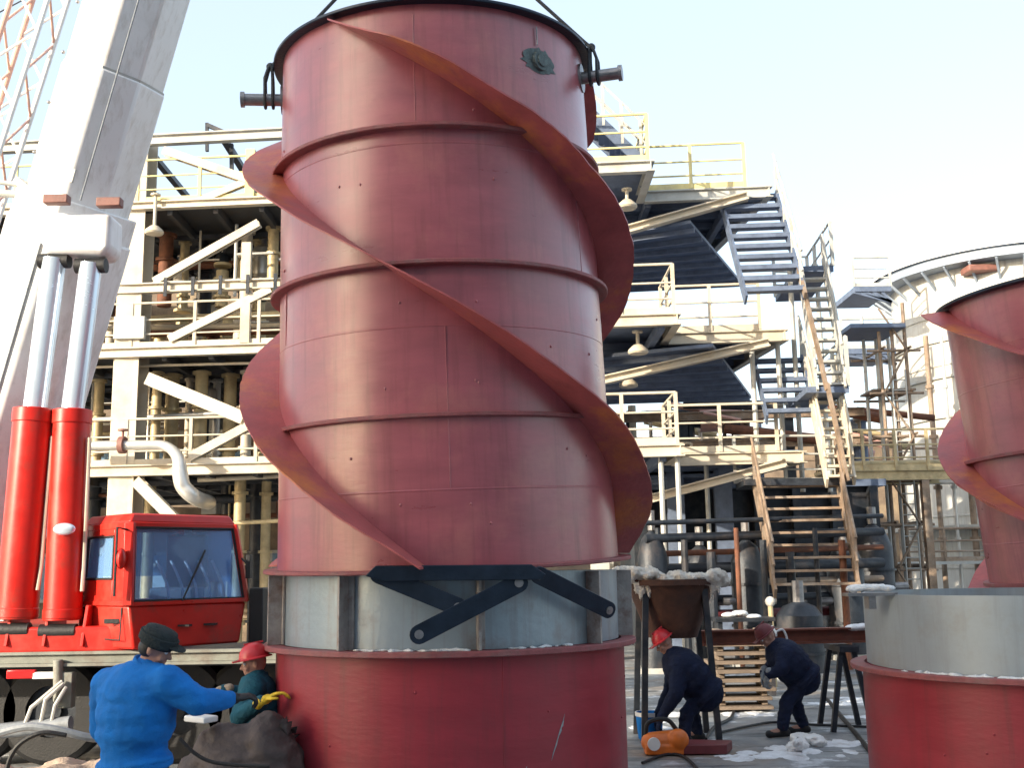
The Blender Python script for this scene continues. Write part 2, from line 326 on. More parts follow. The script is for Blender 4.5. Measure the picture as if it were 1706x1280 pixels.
# inspection nozzle with burnt paint round it
az, z = 43, 4.22; r = RB - TAP * z; nz_ = MB()
nz_.tube(cyl(az, r - .02, z), cyl(az, r + .035, z), .085, 24); nz_.tube(cyl(az, r - .01, z), cyl(az, r + .05, z), .055, 24)
npart = nz_.build('nozzle', M['burnt'], ch, local=True, bevel=.004)
b_ = MB()
bl = [cyl(az + math.degrees(.19 * (1 + .35 * noise.noise(V((k * .9, 2, 3)))) * math.cos(k / 28 * 2 * math.pi) / r), r + .004, z + .11 * (1 + .35 * noise.noise(V((k * .9, 5, 1)))) * math.sin(k / 28 * 2 * math.pi)) for k in range(28)]
cc = b_.bm.verts.new(cyl(az, r + .0045, z)); vs = [b_.bm.verts.new(p) for p in bl]
for k in range(28): b_.bm.faces.new((cc, vs[k], vs[(k + 1) % 28]))
b_.bm.normal_update(); b_.build('burn_mark', M['burnt'], npart, local=True)
b_ = MB(); b_.tube(cyl(az - 1, r + .01, z + .14), cyl(az - 1, r + .01, z + .3), .006, 6); b_.build('weld_bead', M['steel'], npart, local=True)

# slings: each loops round a trunnion, bends over the rim and runs up to the crane hook
cm = Matrix.Translation(ch.location) @ ch.rotation_euler.to_matrix().to_4x4()
for az, z, lb in ((-82, 4.31, 'dark wire sling looped round the left trunnion of the hanging chimney'), (76, 4.35, 'dark wire sling looped round the right trunnion of the hanging chimney')):
    r = RB - TAP * 4.6; s_ = MB()
    for off in (-.035, .035):
        pts = []
        base = cyl(az, r + .13 + off, z); tang = (cyl(az + 90, 1, 0)).normalized()
        for k in range(9):
            t = math.pi * k / 8; pts.append(base - tang * .075 * math.cos(t) - V((0, 0, .075 * math.sin(t))))
        path = [cyl(az, r + .115 + off * .4, 4.62) - tang * .03, cyl(az, r + .13 + off, 4.5) - tang * .05] + pts + [cyl(az, r + .13 + off, 4.5) + tang * .05, cyl(az, r + .115 + off * .4, 4.62) + tang * .03]
        s_.path([cm @ p for p in path], .014, 8)
    e = cyl(az, r + .115, 4.63)
    s_.path([cm @ e, cm @ (e + V((0, 0, .05)) - cyl(az, .05, 0)), cm @ V((0, .0, 6.35))], .017, 8)
    s_.ball(cm @ e, .04, seg=10)
    tag(s_.build('wire_sling', M['rope']), lb, 'sling', 'slings holding the chimney section')

# ---------------------------------------------------------------- drums with grey collars
def base_drum(loc, label, ribs, ribmat, cm_, R0=1.515, zf=1.41, zt=2.035, collar=1.47):
    d = thing('base_drum', label, 'drum', loc)
    s = MB(); s.lathe([(R0 + .03, 0), (R0 + .03, .05), (R0, .06), (R0, zf), (R0 - .03, zf), (R0 - .03, .0)], 128, closed=True)
    s.path([cyl(18, R0 + .0, .06 + (zf - .06) * i / 6) for i in range(7)], .004, 6)
    for k in range(10):
        az = rnd.uniform(-80, 80); s.ball(cyl(az, R0, rnd.uniform(.4, 1.3)), (.010,) * 3, seg=8)
    s.build('drum_shell', M['primer_dark'], d, local=True, ang=30)
    f = MB(); ring(f, R0 - .02, R0 + .105, zf + .001, .045); f.build('flange_ring', M['primer_flange'], d, local=True)
    c = MB(); c.lathe([(collar, zf + .047), (collar, zt), (collar - .02, zt), (collar - .02, zf + .047)], 128, closed=True); c.build('collar', cm_, d, local=True, ang=30)
    for az in ribs:
        b = MB(); a = R_(az - 90); ro = Matrix.Rotation(a, 3, 'Z')
        b.box(cyl(az, (collar + R0 + .095) / 2, (zf + .048 + zt - .005) / 2), (R0 + .09 - collar, .022, zt - .005 - zf - .05), ro)
        b.box(cyl(az + 1.2, collar + .012, (zf + .048 + zt - .005) / 2), (.02, .05, zt - .01 - zf - .05), ro)
        b.build('stiffener_rib', ribmat, d, local=True, bevel=.003)
    return d
base_drum((-.570, 9.79, 0), 'dark red round base drum with a ribbed grey collar under the hanging chimney', [-69 + 40 * k for k in range(9)], M['rib'], M['galv'])
e = at(1449, 1100, 9.6); X2 = e.x + 1.55
d2 = base_drum((X2, 9.7, 0), 'dark red round base drum with a plain grey collar at the right edge', [], M['rib'], M['galv_flat'], zf=1.13, zt=1.79)
d2.location.z = 0
c_ = MB(); c_.tube(cyl(-20, 1.43, 1.55), cyl(-20, 1.47, 1.55), .022, 12); c_.box(cyl(-20, 1.45, 1.55), (.07, .02, .02)); c_.build('lifting_stud', M['steel'], d2, local=True)

for az0, z0, az1, z1 in ((33, .62, 38, .95), (36, .80, 37.5, .90), (24, .55, 25, .60), (46, .42, 49, .28), (47, .36, 48.4, .30)):
    m_ = MB(); m_.path([V((-.570, 9.79, 0)) + cyl(az0 + (az1 - az0) * k / 6 + rnd.uniform(-.2, .2), 1.5165, z0 + (z1 - z0) * k / 6) for k in range(7)], [.001, .004, .006, .004, .006, .003, .001], 5); m_.build('scratch', M['galv'], bpy.data.objects['base_drum'])
# folded black steel strap bracket lying against the flange
def sy(px, py, extra=.03):                            # the point where that sight line meets the flange's edge circle
    Y = 8.2
    for _ in range(12):
        p = at(px, py, Y); dx = p.x + .585; Y = 9.77 - math.sqrt(max(.05, (1.617 + extra) ** 2 - dx * dx))
    return at(px, py, Y)
br = thing('strap_bracket', 'folded black steel strap bracket with crossed arms hanging in front of the grey collar', 'bracket', sy(757, 955))
def strap(pa, pb, wdt, name, ex=.03, dr=0):
    a = sy(*pa, ex); b = sy(*pb, ex); fwd = V((0, -1, 0)); ax = (b - a).normalized(); nrm = (fwd - ax * fwd.dot(ax)).normalized(); sd = ax.cross(nrm).normalized()
    poly = []
    for k in range(9): t = math.pi / 2 + math.pi * k / 8; poly.append(a + (ax * math.cos(t) + sd * math.sin(t)) * wdt / 2)
    for k in range(9): t = -math.pi / 2 + math.pi * k / 8; poly.append(b + (ax * math.cos(t) + sd * math.sin(t)) * wdt / 2)
    m_ = MB(); m_.prism([p + nrm * 0 for p in poly], nrm * .022); o = m_.build(name, M['strap'], br, bevel=.004)
    for p in (a, b):
        h = MB(); h.tube(p + nrm * .018, p + nrm * .032, wdt * .24, 14); h.tube(p + nrm * .03, p + nrm * .037, wdt * .13, 6); h.build('bolt', M['steel'], o)
    return o
tb = MB(); A = [sy(x, y, .02) for x, y in ((611, 960), (628, 943), (885, 941), (908, 957), (902, 966), (640, 969))]
yy = min(p.y for p in A); tb.prism([V((p.x, yy - .06, p.z)) for p in A], (0, .07, 0)); tb.build('top_bar', M['strap'], br, bevel=.005)
strap((632, 958), (764, 1012), .135, 'arm', .02); strap((864, 972), (698, 1058), .14, 'arm', .09); strap((896, 958), (1012, 1016), .135, 'arm', .05)

# ---------------------------------------------------------------- second chimney section at the right edge
p0 = at(1838, 738, 13.0); c2 = thing('chimney_section', 'dark red chimney section with scalloped fins cut off by the right edge', 'chimney', (p0.x - .0, 13.0, 0))
q = V((-.095, 0, 1)).rotation_difference(V((0, 0, 1))).inverted(); c2.rotation_euler = q.to_euler(); c2.location.x += .095 * p0.z - .10
zfl = p0.z; ztop = at(1838, 487, 13.0).z
s = MB(); shell(s, 1.47, .012, ztop, welds=(1.2, 2.4, zfl - .4, zfl + .8)); s.build('shell', M['primer'], c2, local=True, ang=30)
for z, wd in ((zfl - .06, .09), (1.9, .08)):
    m_ = MB(); ring(m_, 1.43, 1.46 + wd - .012 * z, z, .045); m_.build('flange_ring', M['primer_flange'], c2, local=True)
m_ = MB(); ring(m_, 1.40, 1.47 - .012 * ztop + .11, ztop, .04); m_.build('top_flange', M['strap'], c2, local=True)
for k in range(4):
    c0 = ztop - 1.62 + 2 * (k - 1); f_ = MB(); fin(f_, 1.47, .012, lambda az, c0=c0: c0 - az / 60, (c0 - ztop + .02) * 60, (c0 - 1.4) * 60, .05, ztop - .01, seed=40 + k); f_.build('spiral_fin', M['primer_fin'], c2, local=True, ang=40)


# ---------------------------------------------------------------- mobile crane on the left
cr = thing('mobile_crane', 'red mobile crane with a raised white boom and two red lift cylinders', 'crane', (at(110, 1085, 12.6).x, 12.6, 0))
def lerp(a, b, t): return V(a) + (V(b) - V(a)) * t
bA = at(112, 400, 12.7); bB = at(231, -10, 12.1); bd = (bB - bA).normalized()
bx = bd.cross(V((0, -1, 0))).normalized(); bx = -bx if bx.x < 0 else bx; by = bx.cross(bd).normalized()
if by.y > 0: by = -by
by = (by + bx * -.15).normalized(); bx = bd.cross(by).normalized(); bx = -bx if bx.x < 0 else bx
def octo(c, hw, hd, k=.45): return [c + bx * (hw * u) + by * (hd * v) for u, v in ((k, 1), (1, k), (1, -k), (k, -1), (-k, -1), (-1, -k), (-1, k), (-k, 1))]
def section(a, b, hw, hd, hw2=None, hd2=None, k=.45):
    m_ = MB(); A = [m_.bm.verts.new(p) for p in octo(V(a), hw, hd, k)]; B = [m_.bm.verts.new(p) for p in octo(V(b), hw2 or hw, hd2 or hd, k)]
    m_.bm.faces.new(A[::-1]); m_.bm.faces.new(B)
    for i in range(8): m_.bm.faces.new((A[i], A[(i + 1) % 8], B[(i + 1) % 8], B[i]))
    return m_
def along(t): return bA + bd * t
section(along(-4.2), along(.12), .66, .72).build('base_boom_section', M['boom'], cr, ang=20, bevel=.03)
section(along(.12), along(2.05), .545, .62).build('boom_section', M['boom'], cr, ang=20, bevel=.03)
section(along(2.05), along(12), .520, .595).build('boom_section', M['boom'], cr, ang=20, bevel=.03)
sm = section(along(2.03), along(2.07), .532, .608); sm.build('section_lip', M['palesteel'], cr)
colr = section(along(-.08), along(.46), .63, .73); hc = colr.build('boom_collar', M['boom'], cr, ang=20, bevel=.02)
for px, py in ((95, 333), (183, 338)):
    c = at(px, py, 11.5); m_ = MB(); m_.box(c, (.27, .12, .10)); m_.build('wear_pad', M['pad'], hc, bevel=.01)
# bracket under the boom that takes the lift cylinders
m_ = MB(); m_.prism([at(x, y, 11.62) for x, y in ((80, 352), (184, 355), (182, 412), (170, 424), (78, 420), (66, 404))], (0, .42, 0)); m_.build('lift_bracket', M['boom'], cr, bevel=.05)
m_ = MB(); m_.tube(at(-60, 318, 12.2), at(62, 326, 12.2), .045, 12); m_.tube(at(-60, 296, 12.3), at(50, 310, 12.3), .03, 12); m_.bar(at(30, 300, 12.3), at(66, 332, 12.2), .12, .08); m_.build('hose_guide_arm', M['palesteel'], cr)
for (rt, rb, bt, bb, wr, wb) in (((91, 432), (63, 690), (58, 684), (27, 1032), .125, .215), ((152, 440), (128, 692), (121, 686), (104, 1034), .120, .195)):
    Y = 11.75; m_ = MB(); a = at(*bt, Y); b = at(*bb, Y); ax = (b - a).normalized()
    m_.tube(a, b, wb, 32); m_.tube(a - ax * .015, a + ax * .14, wb + .012, 32); m_.tube(b - ax * .12, b - ax * .02, wb + .008, 32)
    lc = m_.build('lift_cylinder', M['cranered'], cr, bevel=.008)
    m_ = MB(); m_.tube(at(*rt, Y), a, wr, 28); m_.build('piston_rod', M['chrome'], lc)
    m_ = MB(); t0 = at(*rt, Y); m_.tube(t0 - V((.17, 0, .02)), t0 + V((.17, 0, -.02)), .085, 18); m_.build('top_pin', M['black'], lc)
    m_ = MB(); c = b - V((0, .04, .11)); m_.tube(c - V((.19, .05, 0)), c + V((.19, -.05, 0)), .075, 20); m_.build('pivot_pin', M['black'], lc)
    m_ = MB(); p = a + ax * .3 + V((wb + .03, -.06, 0)); m_.path([p, p + ax * .6, p + ax * 1.4, b + V((wb + .03, -.08, .3))], .022, 8); m_.build('oil_pipe', M['cream'], lc)
m_ = MB(); p = at(107, 882, 11.5); m_.ball(p, (.12, .05, .065), seg=16); m_.build('work_lamp', M['chrome'], cr)
# upper deck
zd0, zd1 = at(80, 1086, 11.6).z, at(80, 1042, 11.6).z
L0 = at(-120, 1060, 11.7).x; L1 = at(226, 1060, 11.7).x
m_ = MB(); m_.box(((L0 + L1) / 2, 12.75, (zd0 + zd1) / 2 - .02), (L1 - L0, 2.3, zd1 - zd0)); m_.build('turntable_deck', M['cranered'], cr, bevel=.03)
for x in (5, 68, 132, -60):
    m_ = MB(); a = at(x, 1078, 11.56); m_.prism([a + V((0, 0, 0)), a + V((0, .6, 0)), a + V((0, .5, .42)), a + V((0, .12, .42))], (.035, 0, 0)); m_.build('pivot_lug', M['cranered'], cr, bevel=.006)
# cab
K = at(214, 1010, 11.35); Lp = at(131, 1010, 12.0); Rp = at(410, 1010, 12.35)
zl, zs, zr = at(300, 1078, 11.8).z, K.z, at(250, 868, 11.7).z
K.z = Lp.z = Rp.z = 0; Bp = Lp + (Rp - K)
cab_t = [K + V((-.02, .02, 0)), lerp(K, Rp, .84) + V((0, .14, 0)), lerp(K, Rp, .84) + (Lp - K) * .96, Lp + V((.02, .04, 0))]
cab_b = [K, Rp, Bp, Lp]
def hz(p, z): return V((p.x, p.y, z))
def hull(low, z0, high, z1):
    m_ = MB(); A = [m_.bm.verts.new(hz(p, z0)) for p in low]; B = [m_.bm.verts.new(hz(p, z1)) for p in high]; n = len(A)
    m_.bm.faces.new(A[::-1]); m_.bm.faces.new(B)
    for i in range(n): m_.bm.faces.new((A[i], A[(i + 1) % n], B[(i + 1) % n], B[i]))
    return m_
low = [K + V((.05, .05, 0)), lerp(K, Rp, .95), Bp, Lp]
cab = hull(low, zl, cab_b, zs).build('cab', M['cranered'], cr, bevel=.025)
roof = hull([p + (p - sum(cab_t, V()) / 4) * .03 for p in cab_t], zr - .03, [p - (p - sum(cab_t, V()) / 4) * .06 for p in cab_t], zr + .07).build('cab_roof', M['cranered'], cab, bevel=.02)
m_ = MB(); zt = zr - .03
for i, wd in ((0, .10), (1, .075), (2, .08), (3, .09)): m_.bar(hz(cab_b[i], zs), hz(cab_t[i], zt), wd, wd, (0, 1, 0))
for i in range(4):
    j = (i + 1) % 4; m_.bar(hz(cab_t[i], zt - .03), hz(cab_t[j], zt - .03), .05, .07); m_.bar(hz(cab_b[i], zs + .021), hz(cab_b[j], zs + .021), .055, .05)
m_.build('cab_frame', M['cranered'], cab, bevel=.008)
def face_pt(i, j, u, v): return lerp(lerp(hz(cab_b[i], zs), hz(cab_b[j], zs), u), lerp(hz(cab_t[i], zt), hz(cab_t[j], zt), u), v)
def facepane(i, j, u0, u1, v0, v1, th=.012, off=.0):
    a, b, c, d = face_pt(i, j, u0, v0), face_pt(i, j, u1, v0), face_pt(i, j, u1, v1), face_pt(i, j, u0, v1)
    n_ = (b - a).cross(d - a).normalized(); m_ = MB(); m_.prism([p + n_ * off for p in (a, b, c, d)], n_ * -th); return m_
facepane(0, 1, .03, .97, .05, .94).build('windscreen', M['glass'], cab)
for u0, u1, v0, v1 in ((.03, .30, .04, .93), (.88, .97, .04, .93), (.301, .879, .04, .32), (.301, .879, .84, .93)): facepane(0, 3, u0, u1, v0, v1, .03, .01).build('side_panel', M['cranered'], cab, bevel=.006)
facepane(0, 3, .30, .88, .32, .84, .012).build('side_window', M['glass'], cab)
facepane(1, 2, .05, .95, .05, .94).build('side_window', M['glass'], cab); facepane(2, 3, .05, .95, .35, .94).build('rear_window', M['glass'], cab)
m_ = MB(); a = face_pt(0, 1, .01, .56) + V((-.06, -.12, 0)); m_.ball(a, (.05, .07, .11), seg=12); m_.bar(a, face_pt(0, 1, .0, .5), .02, .02); m_.build('cab_lamp', M['cranered'], cab)
cc_ = sum(cab_b, V()) / 4
m_ = MB(); m_.box(hz(cc_, zs + .1) + V((.1, .15, 0)), (.5, .45, .14)); m_.box(hz(cc_, zs + .45) + V((.12, .4, 0)), (.46, .12, .62)); m_.build('seat', M['hose'], cab, bevel=.03)
m_ = MB(); m_.box(hz(cc_, zs + .55) + V((.32, .52, 0)), (.55, .03, .66)); m_.build('rear_panel', M['whitepaint'], cab, bevel=.01)
m_ = MB()
for k in range(5):
    a = hz(lerp(K, Rp, .28 + .12 * k), zs + .04) + V((0, .18, 0)); m_.path([a, a + V((-.02, 0, .15)), a + V((-.10, .04, .30)), a + V((-.17, .07, .42))], .017, 6)
m_.build('control_levers', M['whitepaint'], cab)
m_ = MB(); a = hz(Rp, zs) + V((.10, .0, -.55)); m_.box(a + V((.02, .1, .25)), (.16, .3, .9)); m_.build('exhaust_box', M['black'], cr, bevel=.02)
m_ = MB()                                            # rubber seals, wiper, door gap, handle and mirror on the cab
for i, j, u0, u1, v0, v1 in ((0, 1, .03, .97, .05, .94), (0, 3, .30, .88, .32, .84)):
    q_ = [face_pt(i, j, u, v) for u, v in ((u0, v0), (u1, v0), (u1, v1), (u0, v1))]; c_ = sum(q_, V()) / 4; nn = (c_ - hz(cc_, c_.z)).normalized() * .018
    for a, b in zip(q_, q_[1:] + q_[:1]): m_.tube(a + nn, b + nn, .014, 6)
m_.build('rubber_seal', M['black'], cab)
m_ = MB(); a = face_pt(0, 1, .45, .04) + V((0, -.05, 0)); b = face_pt(0, 1, .62, .52) + V((.01, -.04, 0)); m_.tube(a, b, .010, 6); m_.tube(lerp(a, b, .55) - V((.0, .008, .0)), b + (b - a) * .3, .013, 6); m_.build('wiper', M['black'], cab)
m_ = MB(); a = lerp(K, Lp, .12); b = lerp(K, Lp, .88); nn = (Lp - K).cross(V((0, 0, 1))).normalized(); nn = nn if nn.y < 0 else -nn
for p in (a, b): m_.bar(hz(p, zl + .1) + nn * .012, hz(p, zs - .02) + nn * .004, .012, .012)
m_.bar(hz(a, zl + .1) + nn * .012, hz(b, zl + .1) + nn * .012, .012, .012); m_.build('door_gap', M['black'], cab)
m_ = MB(); p = hz(lerp(K, Lp, .25), zs - .16) + nn * .03; m_.box(p, (.16, .03, .05)); m_.build('door_handle', M['black'], cab, bevel=.005)
m_ = MB(); p = hz(K, zs) + V((-.10, -.14, .1)); m_.path([p, p + V((0, 0, .35)), p + V((0, 0, .7)), face_pt(0, 1, 0, .9)], .014, 7); m_.build('grab_rail', M['black'], cab)
m_ = MB(); p = face_pt(0, 1, 1, .45) + V((.12, -.1, 0)); m_.box(p, (.05, .14, .26)); m_.tube(p, face_pt(0, 1, 1, .6), .012, 6); m_.build('mirror', M['black'], cab, bevel=.01)
m_ = MB()
for k in range(3): m_.box(lerp(hz(K, zl + .22), hz(Rp, zl + .22), .25 + .22 * k) + V((-.0, -.02, 0)), (.12, .12, .02))
m_.build('vent_slots', M['black'], cab)
m_ = MB()                                            # bolts, weld line and cable along the boom
for k in range(9):
    c = along(.9 + k * .62) - bx * .50 + by * .36; m_.ball(c, .022, seg=8)
m_.build('bolt_row', M['steel'], cr)
m_ = MB(); m_.tube(along(.5) + bx * .42 + by * .57, along(12) + bx * .40 + by * .55, .010, 6); m_.tube(along(-4) + bx * .2 + by * .735, along(-.1) + bx * .2 + by * .735, .012, 6); m_.build('cable_run', M['hose'], cr)
for t in (.75, 3.6):
    m_ = MB(); c = along(t) + by * .60 + bx * .12; m_.bar(c - bx * .16, c + bx * .16, .03, .16, up=bd); m_.build('access_plate', M['palesteel'], cr, bevel=.006)
# carrier below
za = at(80, 1100, 11.5).z
xr = at(456, 1100, 11.6).x
m_ = MB(); m_.ibeam((L0 - 1, 11.62, za), (xr + .6, 11.62, za), .12, .15); m_.build('carrier_rail', M['carrier'], cr)
m_ = MB(); m_.box(((L0 + xr) / 2, 12.9, za - .06), (xr - L0 + 2, 2.2, .10)); m_.box(((L0 + xr) / 2, 13.3, .75), (xr - L0 + 2, 1.0, .7)); m_.build('carrier_frame', M['dark'], cr)
for px in (-40, 95, 300, 430):
    c = at(px, 1180, 12.5); c.z = .58; m_ = MB(); prof = [(.28, -.17), (.52, -.17), (.575, -.13), (.58, 0), (.575, .13), (.52, .17), (.28, .17)]
    m_.lathe(prof, 40, closed=True)
    for v in m_.bm.verts: v.co = V((v.co.x, v.co.z, v.co.y)) + c
    wh = m_.build('wheel', M['black'], cr); m_ = MB(); m_.tube(c + V((0, -.10, 0)), c + V((0, .1, 0)), .29, 24); m_.tube(c + V((0, -.15, 0)), c + V((0, -.1, 0)), .11, 12); m_.build('rim', M['dark'], wh)
m_ = MB(); m_.box(at(36, 1124, 11.55), (.30, .05, .09)); m_.build('tail_lamp', M['redlamp'], cr, bevel=.01)
m_ = MB(); m_.box(at(74, 1126, 11.55), (.24, .05, .07)); m_.build('tail_lamp', M['whitepaint'], cr, bevel=.01)
m_ = MB(); m_.box(at(112, 1150, 11.6), (.14, .12, .36)); m_.tube(at(97, 1100, 11.55), at(97, 1170, 11.55), .05, 12); m_.build('outrigger_bracket', M['carrier'], cr, bevel=.01)
m_ = MB(); a = at(-30, 1222, 11.45); b = at(118, 1206, 11.45); m_.tube(a, b, .075, 14); m_.build('outrigger_pipe', M['hose'], cr)
for k, (p, q_, r_) in enumerate((((40, 1212), (52, 1180), (104, 1136)), ((68, 1206), (76, 1166), (106, 1140)), ((86, 1204), (92, 1176), (110, 1146)))):
    m_ = MB(); m_.path([at(*p, 11.42), lerp(at(*p, 11.42), at(*q_, 11.4), .6), at(*q_, 11.4), lerp(at(*q_, 11.4), at(*r_, 11.45), .5), at(*r_, 11.5)], .022, 8); m_.build('hydraulic_hose', M['palesteel'], cr)

# ---------------------------------------------------------------- lattice boom of another crane, upper left corner
lb = thing('lattice_boom', 'red and white lattice boom leaning in the upper left corner', 'crane boom', at(-100, 560, 20))
lA, lB = at(-112, 560, 20), at(108, -130, 19); ld = (lB - lA).normalized(); lx = V((1, 0, -ld.x / ld.z)).normalized(); ly = ld.cross(lx)
L = (lB - lA).length; hw = .34; cor = [(-1, -1), (1, -1), (1, 1), (-1, 1)]
for i, (u, v) in enumerate(cor):
    m_ = MB(); o_ = lx * u * hw + ly * v * hw; m_.tube(lA + o_, lB + o_, .052, 10); m_.build('chord', M['whitered' if u > 0 else 'orangeboom'], lb)
for i in range(4):
    m_ = MB(); A = cor[i]; B = cor[(i + 1) % 4]; nb = 11
    for k in range(nb):
        t0, t1 = k / nb, (k + 1) / nb; p, q_ = (A, B) if k % 2 else (B, A)
        m_.tube(lerp(lA, lB, t0) + lx * p[0] * hw + ly * p[1] * hw, lerp(lA, lB, t1) + lx * q_[0] * hw + ly * q_[1] * hw, .026, 7)
    m_.build('lacing', M['orangeboom' if i % 2 else 'whitered'], lb)
m_ = MB(); m_.tube(at(-20, 30, 19.6), at(60, -12, 19.4), .014, 6); m_.build('stay_rope', M['rope'], lb)

# ---------------------------------------------------------------- pipe rack behind, on the left
Z1, Z2, Z3 = rk(300, 776).z, rk(300, 582).z, rk(330, 341).z
ZT = rk(330, 240).z; ZM = rk(330, 483).z
def F(X, z, dy=0): return V((X, rky(X, 25.0 + dy), z))       # a point on the rack's front plane (dy metres further back)
def fx(px, py, dy=0): return rk(px, py, 25 + dy).x
XL, XR = -17.0, fx(650, 600)
pr = thing('pipe_rack', 'cream steel pipe rack with railed decks and braces behind the hanging chimney', 'pipe rack', F(-9, 0))
yv = V((.08, 1, 0)).normalized(); xv = V((1, -.08, 0)).normalized()
xc1 = fx(224, 500); XC = [xc1, xc1 + 6.4, xc1 - 6.4]
for x in XC:
    m_ = MB(); m_.ibeam(F(x, 0), F(x, ZT + .25), .62, .62, .05, .05, up=(-.08, -1, 0)); m_.box(F(x, ZT / 2, -.318), (.56, .012, ZT - .6)); m_.build('column', M['cream'], pr)
    m_ = MB(); m_.ibeam(F(x + .1, 0, 7), F(x + .1, ZT, 7), .45, .45, .05, .05, up=(-.08, -1, 0)); m_.build('column', M['palesteel'], pr)
m_ = MB(); m_.box(F(xc1 + .05, rk(222, 552).z, -.36), (.74, .14, .55)); m_.build('splice_plate', M['palesteel'], pr, bevel=.01)
for z, h, mk in ((Z1, .26, 'cream'), (Z2, .24, 'cream'), (Z3, .20, 'cream')):
    m_ = MB(); m_.ibeam(F(XL, z - h / 2, -.34), F(XR, z - h / 2, -.34), .2, h, up=(0, 0, 1)); m_.build('deck_beam', M[mk], pr)
    m_ = MB(); m_.box(F((XL + XR) / 2, z - .05, 3.5), (XR - XL - .1, 7.3, .06), Matrix.Rotation(-.08, 3, 'Z')); 
    x = XL + .6
    while x < XR: m_.bar(F(x, z - .20, -.2), F(x, z - .20, 7), .12, .22); x += 1.15
    for dy in (1.8, 3.6, 5.4, 7.0): m_.bar(F(XL, z - .26, dy), F(XR, z - .26, dy), .12, .12)
    m_.build('deck', M['deck'], pr)
m_ = MB(); m_.ibeam(F(XL, ZM, -.30), F(XR, ZM, -.30), .2, .24); m_.build('beam', M['cream'], pr)
for x in range(6): 
    m_ = MB(); m_.box(F(fx(285 + 45 * x, 485), ZM - .02, -.44), (.08, .04, .46)); m_.build('clip_plate', M['dark'], pr)
m_ = MB(); m_.ibeam(F(XL, ZT, -.30), F(XR, ZT + .05, -.30), .2, .26); m_.build('top_beam', M['palesteel'], pr)
m_ = MB(); m_.ibeam(F(XL, ZT + .1, 7), F(XR, ZT + .1, 7), .2, .26); m_.build('top_beam', M['palesteel'], pr)
for x in (xc1, xc1 + 2.1, xc1 + 6.4): 
    m_ = MB(); m_.bar(F(x, ZT + .14, -.3), F(x - .2, ZT + .22, 7), .16, .14); m_.build('roof_joist', M['dark'], pr)
def brace(p, q_, wd=.24, mk='cream', dy=-.28): 
    m_ = MB(); m_.ibeam(rk(*p, 25 + dy), rk(*q_, 25 + dy), wd, wd, .03, .03, up=(0, -1, 0)); m_.build('brace', M[mk], pr)
brace((274, 252), (448, 312), .2); brace((322, 340), (462, 282), .16); brace((258, 470), (432, 372), .19); brace((283, 566), (452, 482), .19)
brace((248, 632), (408, 698), .3); brace((318, 762), (436, 698), .2); brace((228, 802), (330, 905), .26); brace((345, 252), (345, 205), .08, 'dark', 1); brace((345, 208), (400, 232), .10, 'dark', 1); brace((386, 240), (386, 296), .09, 'dark', .4)
brace((150, 500), (196, 480), .14, 'palesteel', 1)
def railing(parent, pts, h=1.1, mk='cream', gap=1.5, kick=True, name='railing', rr=.030):
    m_ = MB(); posts = []
    for a, b in zip(pts, pts[1:]):
        a = V(a); b = V(b); u = V((0, 0, 1))
        for f in (1, .62, .30): m_.tube(a + u * h * f, b + u * h * f, rr if f == 1 else rr * .75, 8)
        if kick: m_.bar(a + u * .07, b + u * .07, .012, .14)
        n = max(1, round((b - a).length / gap))
        posts += [lerp(a, b, k / n) for k in range(n + (1 if b == V(pts[-1]) else 0))]
    o = m_.build(name, M[mk], parent)
    for p in posts:
        k = MB(); k.box(p + V((0, 0, h / 2)), (.075, .075, h)); k.build('post', M[mk], o)
    return o
railing(pr, [F(XL, Z1, -.3), F(XR, Z1, -.3)]); railing(pr, [F(XL, Z2, -.3), F(XR, Z2, -.3)]); railing(pr, [F(XL, Z3, -.3), F(XR, Z3, -.3)], mk='yellow')
for px, py0, py1 in ((416, 250, 332), (410, 405, 470), (408, 500, 572)):
    m_ = MB(); a = rk(px, py1, 24.7); b = rk(px, py0, 24.7); b.x, b.y = a.x, a.y; m_.box((a + b) / 2, (.22, .16, (b - a).length)); m_.build('stub_post', M['yellow' if py0 < 300 else 'cream'], pr)
